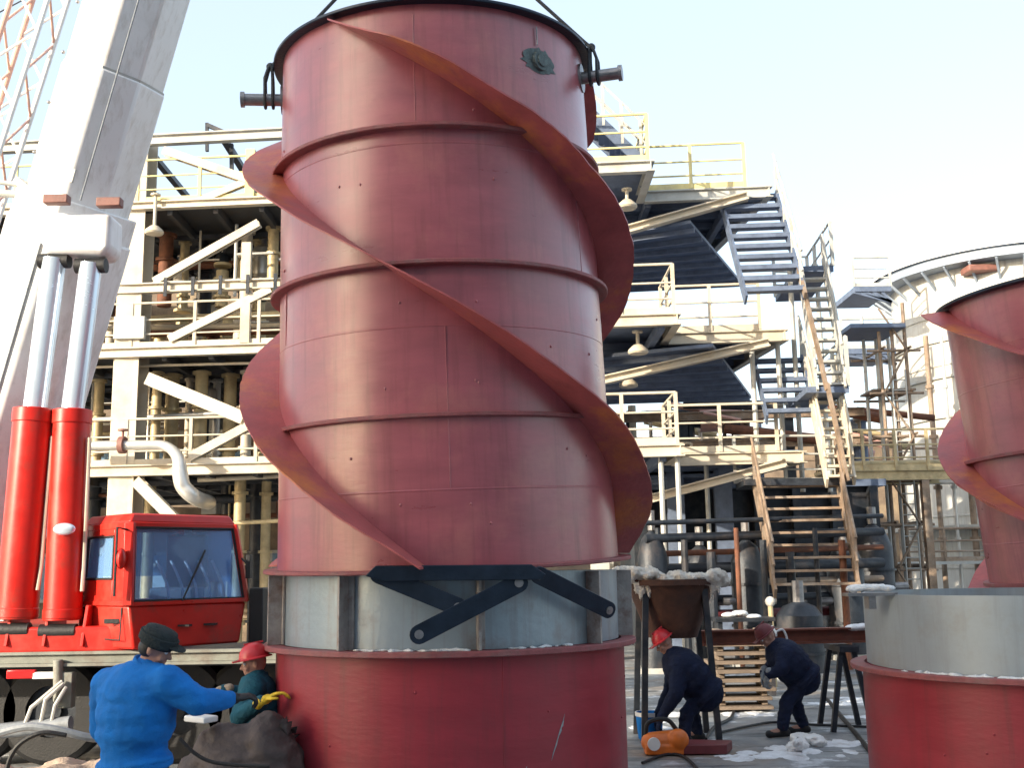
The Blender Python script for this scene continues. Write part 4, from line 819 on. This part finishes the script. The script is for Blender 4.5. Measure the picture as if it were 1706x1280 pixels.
bz0 = at(1160, 1064, 14.2); bz1 = at(1700, 1052, 14.2); m_ = MB(); m_.ibeam(bz0, bz1, .18, .19, .022, .02)
bo = m_.build('steel_beam', M['beam'], None); tag(bo, 'long rust red steel beam lying across trestles behind the two bending workers', 'beam')
for px in (1400, 1560):
    c = at(px, 1062, 14.2); tr_ = thing('trestle', 'dark steel trestle under the rust red beam, ' + ('next to the bending worker' if px == 1400 else 'behind the grey collar'), 'trestle', (c.x, c.y, 0), 'trestles under the beam')
    m_ = MB()
    for sx in (-1, 1):
        for sy_ in (-1, 1): m_.bar((c.x + sx * .25, c.y + sy_ * .3, 0), (c.x + sx * .08, c.y + sy_ * .25, c.z - .16), .06, .06)
    m_.build('legs_frame', M['dark'], tr_); m_ = MB(); m_.box((c.x, c.y, c.z - .13), (.24, .7, .07)); m_.build('top_rail', M['dark'], tr_)
for k in range(9):
    z = .06 + .125 * k; a = at(1235, 1100, 16); m_ = MB()
    dx, da = rnd.uniform(-.06, .06), rnd.uniform(-.03, .03)
    m_.box((a.x + dx, 16.1, z), (.85 + rnd.uniform(-.06, .06), .5, .05), Matrix.Rotation(da, 3, 'Z'))
    for sx in (-.3, .3): m_.box((a.x + sx, 16.15, z + .056), (.08, .4, .055))
    tag(m_.build('board', M['wood'], None, bevel=.006), 'weathered grey brown board in the low spaced stack between the two bending workers', 'board', 'stacked boards')
m_ = MB(); q_ = [at(x, y, 13.95) for x, y in ((1292, 1054), (1304, 1050), (1311, 1066), (1306, 1086), (1294, 1104), (1280, 1116))]; m_.path(bez([q_[0]] + q_ + [q_[-1]], 6), .014, 8); m_.path(bez([q_[0] + V((.1, .3, .04)), q_[0] + V((.02, .25, .06)), q_[0], q_[0] + V((0, -.02, -.05)), q_[0] + V((0, -.02, -.1))], 5), .014, 7)
tag(m_.build('rope', M['whitepaint'], None), 'white rope hung over the rust red beam beside the maroon helmet', 'rope')
# orange power tool, maroon plate, bucket
p = at(1105, 1236, 12.5); p.z = 0; ot = thing('power_tool', 'orange motor tool with a black handle on the ground beside the red drum', 'power tool', p)
m_ = MB(); m_.cap(p + V((-.14, 0, .13)), .11, p + V((.14, .03, .13)), .13); m_.box(p + V((0, 0, .06)), (.42, .24, .10)); m_.ball(p + V((.16, -.05, .16)), (.12, .11, .12)); m_.build('housing', M['orange'], ot, remesh=.012, iters=4)
m_ = MB(); m_.path(bez([p + V(q_) for q_ in ((-.3, 0, .0), (-.2, 0, .16), (-.16, 0, .34), (.05, 0, .37), (.17, 0, .22), (.2, 0, .1))], 5), .025, 8); m_.build('handle', M['black'], ot)
m_ = MB(); m_.tube(p + V((-.12, -.14, .13)), p + V((-.12, -.11, .13)), .07, 16); m_.build('filter_cap', M['whitepaint'], ot)
p = at(1166, 1238, 12.6); p.z = 0; m_ = MB(); m_.prism([p + V(q_) for q_ in ((-.34, -.2, .01), (.26, -.22, .01), (.38, .1, .01), (-.3, .26, .01))], (0, 0, .10)); tag(m_.build('steel_plate', M['maroon'], None, bevel=.01), 'thick dark maroon steel plate on the ground beside the orange tool', 'plate')
p = at(1081, 1165, 13.4); p.z = 0; bk = thing('bucket', 'blue and white bucket half hidden by the red base drum', 'bucket', p)
m_ = MB(); m_.lathe([(.001, .01), (.12, .01), (.155, .34), (.165, .34), (.165, .32), (.14, .04)], 24, c=p); m_.build('pail', M['blue'], bk)
m_ = MB(); m_.lathe([(.157, .30), (.172, .30), (.172, .345), (.157, .345)], 24, c=p, closed=True); m_.build('rim', M['whitepaint'], bk)
# cables on the ground
def gp(px, py, z=.02):
    d = ray(px, py); t = (CAMZ - z) / -d.z; q_ = C0 + d * t; return V((q_.x, q_.y, z))
def cable(pts, r, label, mk='black', name='cable'):
    m_ = MB(); m_.path(bez([gp(*pts[0])] + [gp(*p) for p in pts] + [gp(*pts[-1])], 7), r, 8); return tag(m_.build(name, M[mk], None), label, 'cable', 'cables on the yard')
cable([(1378, 1166), (1398, 1190), (1425, 1222), (1452, 1255), (1482, 1285)], .030, 'straight black cable running to the foot of the right drum')
cable([(1225, 1172), (1218, 1196), (1190, 1212), (1176, 1232)], .020, 'black cable curling past the crouching worker towards the maroon plate')
cable([(1196, 1222), (1240, 1212), (1290, 1204), (1350, 1208), (1450, 1212)], .016, 'thin dark cable crossing the yard behind the white cloth')
cable([(1070, 1272), (1110, 1258), (1140, 1262), (1165, 1285)], .016, 'thin black cable looping below the orange tool')
sg = MB()
for px, py, sx, sy_ in ((1395, 1172, .35, .12), (1432, 1166, .3, .1), (1350, 1256, .5, .12), (1290, 1250, .4, .1), (1400, 1240, .3, .08), (1230, 1262, .35, .1), (1080, 1210, .2, .15), (1120, 1190, .3, .12), (1445, 1196, .3, .1), (1250, 1190, .3, .1)):
    c = gp(px, py, 0)
    for k in range(9): sg.ball(c + V((rnd.uniform(-sx, sx), rnd.uniform(-sy_, sy_) * 2, -.01)), (rnd.uniform(.06, .2), rnd.uniform(.08, .28), rnd.uniform(.016, .036)), seg=10)
for k in range(70):
    az = rnd.choice((-22, -18, -12, -8, -2, 2, 5, 22, 30, 38)) + rnd.uniform(-3, 3); sg.ball(V((-.57, 9.79, 1.458)) + cyl(az, 1.49 + rnd.uniform(0, .06), 0), (rnd.uniform(.015, .05), rnd.uniform(.015, .04), rnd.uniform(.008, .024)), seg=8)
for k in range(80): 
    az = rnd.uniform(-70, 0); sg.ball(d2.location + cyl(az, 1.49 + rnd.uniform(0, .06), 1.178), (rnd.uniform(.015, .05), rnd.uniform(.015, .04), rnd.uniform(.008, .022)), seg=8)
for k in range(6): sg.ball(at(1420 + 12 * k, 982, 9.3) + V((0, 0, rnd.uniform(-.01, .02))), (.07, .05, .035), seg=8)
for px, py, Y in ((1232, 1022, 18), (1215, 1025, 18), (1255, 1028, 18), (1425, 1046, 14.2), (1438, 1045, 14.2)): sg.ball(at(px, py, Y), (.14, .14, .045), seg=10)
p = at(1236, 1030, 18); bn = thing('steel_bench', 'low dark steel bench capped with snow behind the stacked boards', 'bench', (p.x, p.y, 0)); m_ = MB(); m_.box((p.x, p.y, p.z - .02), (.95, .6, .06)); m_.build('bench_top', M['dark'], bn)
for sx in (-1, 1):
    m_ = MB(); m_.box((p.x + sx * .4, p.y, (p.z - .05) / 2), (.07, .5, p.z - .05)); m_.build('leg', M['dark'], bn)
a = at(1452, 989, 9.3); m_ = MB(); m_.box(a + V((0, .05, -.01)), (.42, .16, .025)); m_.box(a + V((.0, .05, -.07)), (.06, .12, .12)); m_.build('edge_bracket', M['steel'], d2)
so_ = sg.build('snow', M['snow'], None, remesh=.019, iters=1, lumps=.010, lscale=14); so_['kind'] = 'stuff'; so_['label'] = 'patches of trampled snow on the yard and ledges'
p = at(1338, 1232, 12.5); m_ = MB()
for k in range(7): m_.ball(gp(1338 + rnd.uniform(-20, 30), 1238 + rnd.uniform(-8, 14), .05), (.11, .12, .07), seg=10)
m_.cap(gp(1330, 1236, .05), .06, gp(1326, 1240, .22), .03); tag(m_.build('rag', M['whitepaint'], None, remesh=.015, iters=3, lumps=.03, lscale=10), 'crumpled white rag on the ground at the feet of the bending worker', 'rag')

# ---------------------------------------------------------------- people
def hand(mb, w, d, n, side, curl=.5, s=1.0):
    """palm and five fingers from wrist w along d; n = back of the hand; side = direction of the thumb"""
    d = V(d).normalized(); n = (V(n) - d * V(n).dot(d)).normalized(); sd = V(side); sd = (sd - d * sd.dot(d) - n * sd.dot(n)).normalized()
    rot = Matrix((sd, d, n)).transposed()
    mb.ball(w + d * .048 * s, (.041 * s, .052 * s, .018 * s), rot, 12); mb.cap(w - d * .02 * s, .026 * s, w + d * .02 * s, .026 * s)
    for k, (u, ln) in enumerate(((.031, .066), (.011, .076), (-.010, .071), (-.029, .055))):
        p = w + d * .088 * s + sd * u * s; a = .15; r = .0098 * s
        for j, f in enumerate((.45, .31, .24)):
            a += curl * (.5, 1.0, .8)[j] * (1 + .12 * k); q_ = p + (d * math.cos(a) - n * math.sin(a)) * ln * f * 1.25 * s; mb.cap(p, r, q_, r * .92, 8); p = q_; r *= .92
    p = w + d * .022 * s + sd * .034 * s; dv = (d * .62 + sd * .70 - n * .25).normalized(); q_ = p + dv * .045 * s; mb.cap(p, .013 * s, q_, .0115 * s, 8)
    dv = (d * .9 + sd * .15 - n * .5 * (.3 + curl)).normalized(); mb.cap(q_, .0115 * s, q_ + dv * .034 * s, .0095 * s, 8)
def person(label, J, face, top, topm, legm, bulk=1.0, gloves=None, hat=None, hatm='redhat', curl=(.6, .6), thumbs=((0, 0, 1), (0, 0, 1)), hem=0, bootm='black'):
    g_ = J['pelvis'].copy(); g_.z = 0; pe = thing('person', label, 'person', g_)
    fd = V(face).normalized(); hd = J['head']; nk = (hd - J['neck']).normalized(); ux = fd.cross(nk).normalized(); fd = nk.cross(ux).normalized(); hr = Matrix((ux, fd, nk)).transposed()
    hp = lambda x, y, z: hd + hr @ V((x, y, z))
    b = MB()
    b.ball(hp(0, -.008, .02), (.074, .094, .105), hr, 20); b.cap(hp(0, .035, -.05), .058, hp(0, .052, -.085), .036); b.ball(hp(0, .06, -.02), (.055, .036, .06), hr)
    b.cap(hp(0, .09, .012), .011, hp(0, .113, -.024), .0145); b.ball(hp(.013, .098, -.026), (.010,) * 3, seg=8); b.ball(hp(-.013, .098, -.026), (.010,) * 3, seg=8)
    b.cap(hp(-.04, .082, .032), .011, hp(.04, .082, .032), .011); b.cap(hp(-.02, .090, -.056), .008, hp(.02, .090, -.056), .008); b.cap(hp(-.018, .086, -.069), .009, hp(.018, .086, -.069), .009)
    for sx in (-1, 1): b.ball(hp(sx * .076, -.005, -.008), (.012, .02, .033), hr, 10); b.ball(hp(sx * .045, .07, -.03), (.022, .02, .02), hr, 10)
    b.cap(J['neck'], .062, hp(0, -.01, -.05), .056)
    tor = [(J['neck'], .075), (J['chest'], .155), (J['waist'], .14), (J['pelvis'], .15)]
    for (p, r), (q_, s_) in zip(tor, tor[1:]): b.cap(p, r, q_, s_)
    for s in 'LR':
        b.cap(J['sh' + s], .065, J['el' + s], .045); b.cap(J['el' + s], .045, J['wr' + s], .029); b.cap(J['chest'], .11, J['sh' + s], .065)
        b.cap(J['pelvis'] * .6 + J['hip' + s] * .4, .12, J['hip' + s], .095); b.cap(J['hip' + s], .092, J['kn' + s], .06); b.cap(J['kn' + s], .06, J['an' + s], .038); b.cap(J['an' + s], .04, J['toe' + s], .04)
    if not gloves:
        for i, s in enumerate('LR'):
            d = J.get('hd' + s, J['wr' + s] - J['el' + s]); hand(b, J['wr' + s], d, J.get('hn' + s, V((0, 0, 1))), thumbs[i], curl[i])
    b.build('body', M['skin'], pe, remesh=.0085, iters=3)
    for sx in (-1, 1): 
        e_ = MB(); e_.ball(hp(sx * .032, .082, .012), .0125, seg=12); e_.build('eye', M['whitepaint'], pe)
    if gloves:
        for i, s in enumerate('LR'):
            h = MB(); d = V(J.get('hd' + s, J['wr' + s] - J['el' + s])).normalized(); hand(h, J['wr' + s] + d * .015, d, J.get('hn' + s, V((0, 0, 1))), thumbs[i], curl[i], 1.18); h.cap(J['wr' + s] - d * .05, .046, J['wr' + s] + d * .03, .036)
            h.build('glove', M[gloves[i]], pe, remesh=.006, iters=2)
    # jacket
    j = MB(); k = bulk; up_ = (J['chest'] - J['pelvis']).normalized()
    sw = (J['shR'] - J['shL']).normalized(); rot = Matrix((sw, up_.cross(sw).normalized(), up_)).transposed()
    j.ball(J['chest'], (.235 * k, .165 * k, .20), rot, 20); j.ball(lerp(J['chest'], J['waist'], .5), (.235 * k, .18 * k, .19), rot, 20); j.ball(J['waist'], (.225 * k, .18 * k, .17), rot, 20)
    hb = J['waist'] - up_ * (.17 + hem); j.cap(J['waist'], .17 * k, hb, .165 * k, 20); j.ball(hb, (.215 * k, .175 * k, .06), rot, 20)
    j.cap(J['chest'] + up_ * .06, .13, J['neck'] + nk * .02, .088)
    for s in 'LR':
        j.cap(J['chest'] + up_ * .05, .14 * k, J['sh' + s], .098 * k ** .5); j.cap(J['sh' + s], .102 * k ** .5, J['el' + s], .080 * k ** .5); w_ = lerp(J['el' + s], J['wr' + s], .93); j.cap(J['el' + s], .080 * k ** .5, w_, .060); 
    jk = j.build('jacket', M[topm], pe, remesh=.013, iters=5, lumps=.010, lscale=7.5)
    c = MB(); c.lathe([(.97, -.035), (1.03, -.025), (1.05, 0), (1.03, .025), (.97, .035)], 40, closed=True); hm = Matrix.Translation(hb - up_ * .02) @ rot.to_4x4()
    for v in c.bm.verts: a_ = math.atan2(v.co.y, v.co.x); f_ = 1 + .012 * math.sin(a_ * 23); v.co = hm @ V((v.co.x * .195 * k * f_, v.co.y * .17 * k * f_, v.co.z))
    c.build('hem_band', M[topm], jk)
    c = MB(); c.lathe([(.060, 0), (.100, 0), (.098, .062), (.088, .066), (.070, .055)], 24, closed=True)
    rr_ = Matrix.Translation(J['neck'] - nk * .01) @ nk.to_track_quat('Z', 'Y').to_matrix().to_4x4()
    for v in c.bm.verts: v.co = rr_ @ v.co
    c.build('collar', M[topm], jk)
    t = MB()
    t.ball(J['pelvis'], (.185 * k ** .5, .15 * k ** .5, .14), rot, 18)
    for s in 'LR': t.cap(lerp(J['pelvis'], J['hip' + s], .7), .125, J['hip' + s], .118); t.cap(J['hip' + s], .116, J['kn' + s], .088); t.cap(J['kn' + s], .088, J['an' + s] + V((0, 0, .03)), .074)
    t.build('trousers', M[legm], pe, remesh=.014, iters=4, lumps=.016, lscale=8)
    for s in 'LR':
        f = MB(); f.cap(J['an' + s] + V((0, 0, .08)), .062, J['an' + s] - V((0, 0, .015)), .058); dv = (J['toe' + s] - J['an' + s]); dv.z = 0; dv.normalize(); f.cap(J['an' + s] - dv * .05 + V((0, 0, -.035)), .045, J['toe' + s], .045); f.build('boot', M[bootm], pe, remesh=.011, iters=2)
    if hat == 'helmet':
        h = MB(); h.lathe([(.128, .052), (.123, .08), (.112, .115), (.085, .15), (.045, .170), (.001, .176)], 28); h.lathe([(.118, .045), (.150, .042), (.150, .050), (.124, .062)], 28, closed=True); h.box((0, .135, .047), (.17, .09, .010)); h.box((0, -.01, .172), (.03, .16, .015))
        for v in h.bm.verts: v.co = hp(v.co.x * .92, v.co.y - .005, v.co.z - .005)
        h.build('helmet', M[hatm], pe, ang=40)
    if hat == 'cap':
        h = MB(); h.lathe([(.097, .012), (.103, .03), (.104, .05), (.106, .09), (.095, .118), (.05, .130), (.001, .132)], 28); h.lathe([(.099, .03), (.116, .032), (.118, .085), (.100, .088)], 28, closed=True)
        h.ball((0, .115, .05), (.075, .060, .012), seg=14)
        for v in h.bm.verts: v.co = hp(v.co.x * .95, v.co.y * 1.08 - .004, v.co.z + .004)
        h.build('cap', M[hatm], pe, ang=60)
        hh = MB(); hh.ball(hp(0, -.03, -.01), (.078, .075, .07), hr, 16); hh.build('hair', M['black'], pe)
    return pe
Y = 7.0
J = {'head': at(259, 1080, Y - .02), 'neck': at(243, 1116, Y), 'chest': at(228, 1158, Y), 'waist': at(225, 1216, Y + .02), 'pelvis': at(226, 1268, Y + .03)}
J['shR'] = at(278, 1138, Y - .12); J['elR'] = at(330, 1170, Y - .10); J['wrR'] = at(384, 1166, Y + .12); J['shL'] = at(180, 1142, Y + .14); J['elL'] = at(172, 1212, Y + .26); J['wrL'] = at(216, 1228, Y + .42)
pz = J['pelvis']
for s, dx in (('L', -.10), ('R', .10)):
    J['hip' + s] = pz + V((dx, .0, -.06)); J['kn' + s] = V((pz.x + dx + .02, Y + .06 + dx * .3, .48)); J['an' + s] = V((pz.x + dx, Y - .02 + dx * .4, .10)); J['toe' + s] = J['an' + s] + V((.13, .10, -.055))
J['hdR'] = V((.9, .35, .12)); J['hnR'] = V((-.1, -.3, 1)); J['hdL'] = V((.8, .6, 0))
person('person in a bright blue padded jacket and dark cap reaching towards the red drum', J, (.98, -.02, -.10), None, 'blue', 'greycloth', bulk=1.22, gloves=('black', 'black'), hat='cap', hatm='darkcloth', thumbs=((.3, -.5, .8), (-.2, .9, .6)), hem=.02, curl=(.7, .75))

def bent(feet, hipp, shp, headp, face, handp, sx, label, **kw):
    """a person bending forward: pixel anchors with depths"""
    f0, Yf = feet; g0 = gp(*f0); Y = g0.y; pel = at(*hipp, Y); sh = at(*shp, Y); hd = at(*headp, Y); hn = at(*handp, Y - .12)
    u = (sh - pel).normalized(); lat = V((0, 1, 0))
    J = {'pelvis': pel, 'waist': lerp(pel, sh, .42), 'chest': lerp(pel, sh, .86), 'neck': lerp(sh, hd, .38), 'head': hd}
    for s, k in (('L', 1), ('R', -1)):
        J['sh' + s] = sh + lat * k * .19 - u * .02; J['hip' + s] = pel + lat * k * .10 - V((0, 0, .03)); ft = V((g0.x + k * sx, g0.y + k * .14, .09)); J['an' + s] = ft
        J['toe' + s] = ft + V((-.17, 0, -.045)); J['kn' + s] = lerp(J['hip' + s], ft, .5) + V((-.09, 0, .02)); wr = hn + lat * k * .13; J['wr' + s] = wr
        J['el' + s] = lerp(J['sh' + s], wr, .5) + V((.05, k * .06, -.03)); J['hd' + s] = V((-.3, -k * .2, -1)); J['hn' + s] = V((-1, k * .3, .2))
    return person(label, J, face, None, thumbs=((0, -1, 0), (0, 1, 0)), **kw)
bent(((1152, 1236), 0), (1170, 1150), (1128, 1103), (1106, 1072), (-.8, -.2, -.6), (1098, 1196), .10, 'person in navy work clothes and a red helmet bending beside the red base drum', topm='navy', legm='navy', bulk=1.4, gloves=('navy', 'navy'), hat='helmet', hatm='redhat', curl=(.8, .8), hem=.05)
bent(((1322, 1224), 0), (1336, 1128), (1300, 1088), (1278, 1062), (-.8, -.1, -.6), (1276, 1124), .16, 'person in navy work clothes bending with a maroon helmet under the rust red beam', topm='navy', legm='navy', bulk=1.35, gloves=('hose', 'hose'), hat='helmet', hatm='maroon', curl=(.8, .8))
# worker crouching behind the left edge of the drum
Y = 9.3
J = {'head': at(424, 1106, Y), 'neck': at(428, 1134, Y), 'chest': at(430, 1158, Y + .02), 'waist': at(442, 1200, Y + .05), 'pelvis': at(452, 1240, Y + .06)}
J['shL'] = at(424, 1148, Y - .15); J['elL'] = at(398, 1196, Y - .28); J['wrL'] = at(440, 1168, Y - .44); J['shR'] = at(440, 1150, Y + .2); J['elR'] = at(405, 1160, Y + .3); J['wrR'] = at(372, 1150, Y + .2)
for s, k in (('L', -1), ('R', 1)):
    J['hip' + s] = J['pelvis'] + V((-.02, k * .1, -.03)); J['kn' + s] = J['hip' + s] + V((-.34, k * .08, .02)); J['an' + s] = V((J['hip' + s].x - .12, J['hip' + s].y + k * .05, .09)); J['toe' + s] = J['an' + s] + V((-.16, 0, -.045))
J['hdL'] = V((.9, .1, .45)); J['hdR'] = V((-1, -.1, -.1))
person('person in a teal jacket, red helmet and yellow gloves half hidden behind the red drum', J, (-.9, -.3, -.3), None, 'teal', 'darkcloth', gloves=('yglove', 'beige'), hat='helmet', curl=(.5, .5), thumbs=((0, -.4, 1), (0, -.4, 1)))

# ---------------------------------------------------------------- clutter beside the blue jacket
p = at(388, 1250, 8.6); m_ = MB()
m_.ball((p.x, p.y, .42), (.40, .34, .52)); m_.ball((p.x + .25, p.y + .05, .46), (.30, .34, .56)); m_.ball((p.x - .2, p.y, .30), (.34, .34, .44)); m_.box((p.x + .05, p.y, .3), (.85, .6, .6))
tag(m_.build('tarpaulin_bundle', M['tarp'], None, remesh=.03, iters=8, lumps=.05, lscale=4), 'dark brown tarpaulin bundle between the blue jacket and the red drum', 'bundle')
m_ = MB(); a = at(318, 1196, 8.5); b = at(352, 1200, 8.4); m_.bar(a, b, .15, .045); tag(m_.build('folded_sheet', M['whitepaint'], None, bevel=.01), 'small white folded sheet lying on the brown bundle beside the blue jacket', 'sheet')
def wire(pts, r, label, mk, Ys):
    m_ = MB(); q_ = [at(x, y, Ys) for x, y in pts]; m_.path(bez([q_[0]] + q_ + [q_[-1]], 7), r, 8); tag(m_.build('hose', M[mk], None), label, 'hose')
wire([(300, 1232), (322, 1254), (352, 1270), (400, 1276), (450, 1278)], .014, 'thin black hose sagging across the brown bundle', 'black', 8.0)
wire([(-20, 1228), (40, 1212), (90, 1216), (150, 1230), (200, 1232)], .035, 'grey hose lying behind the blue jacket', 'hose', 9.6)
wire([(10, 1290), (18, 1262), (36, 1238), (70, 1222), (110, 1226)], .020, 'black hose curving up from the lower left corner', 'black', 9.4)
sm_ = MB()
for k in range(14): c = at(rnd.uniform(-40, 330), 1275, rnd.uniform(9.4, 10.4)); sm_.ball((c.x, c.y, .05), (rnd.uniform(.3, .6), rnd.uniform(.3, .5), rnd.uniform(.25, .42)), seg=14)
so2 = sm_.build('sand', M['wood'], None, remesh=.04, iters=6, lumps=.05, lscale=5); so2['kind'] = 'stuff'; so2['label'] = 'heap of pale beige sand at the lower left'
M['sand'] = mat('beige sand', (.42, .32, .24), .95, var=.2, scale=8, bump=.6); so2.data.materials[0] = M['sand']

# ---------------------------------------------------------------- tall unseen hall, added to cast shade on the chimney sections
wh = thing('shade_hall', 'tall pale hall added unseen behind the viewer to shade the chimney sections', 'building', (-32, WY, 0))
m_ = MB(); m_.box((-2, WY - 9, WH / 2 - .2), (62, 18, WH - .4)); m_.build('wall', M['galv_flat'], wh)
m_ = MB(); m_.box((-2, WY - 9, WH - .15), (62.6, 18.6, .5)); m_.build('roof', M['dark'], wh)
for k in range(9):
    m_ = MB(); m_.box((-29 + 6.2 * k, WY + .03, 5.5), (3.4, .12, 2.6)); wf = m_.build('window', M['palesteel'], wh); m_ = MB(); m_.box((-29 + 6.2 * k, WY + .11, 5.5), (3.1, .06, 2.3)); m_.build('pane', M['glass'], wf)
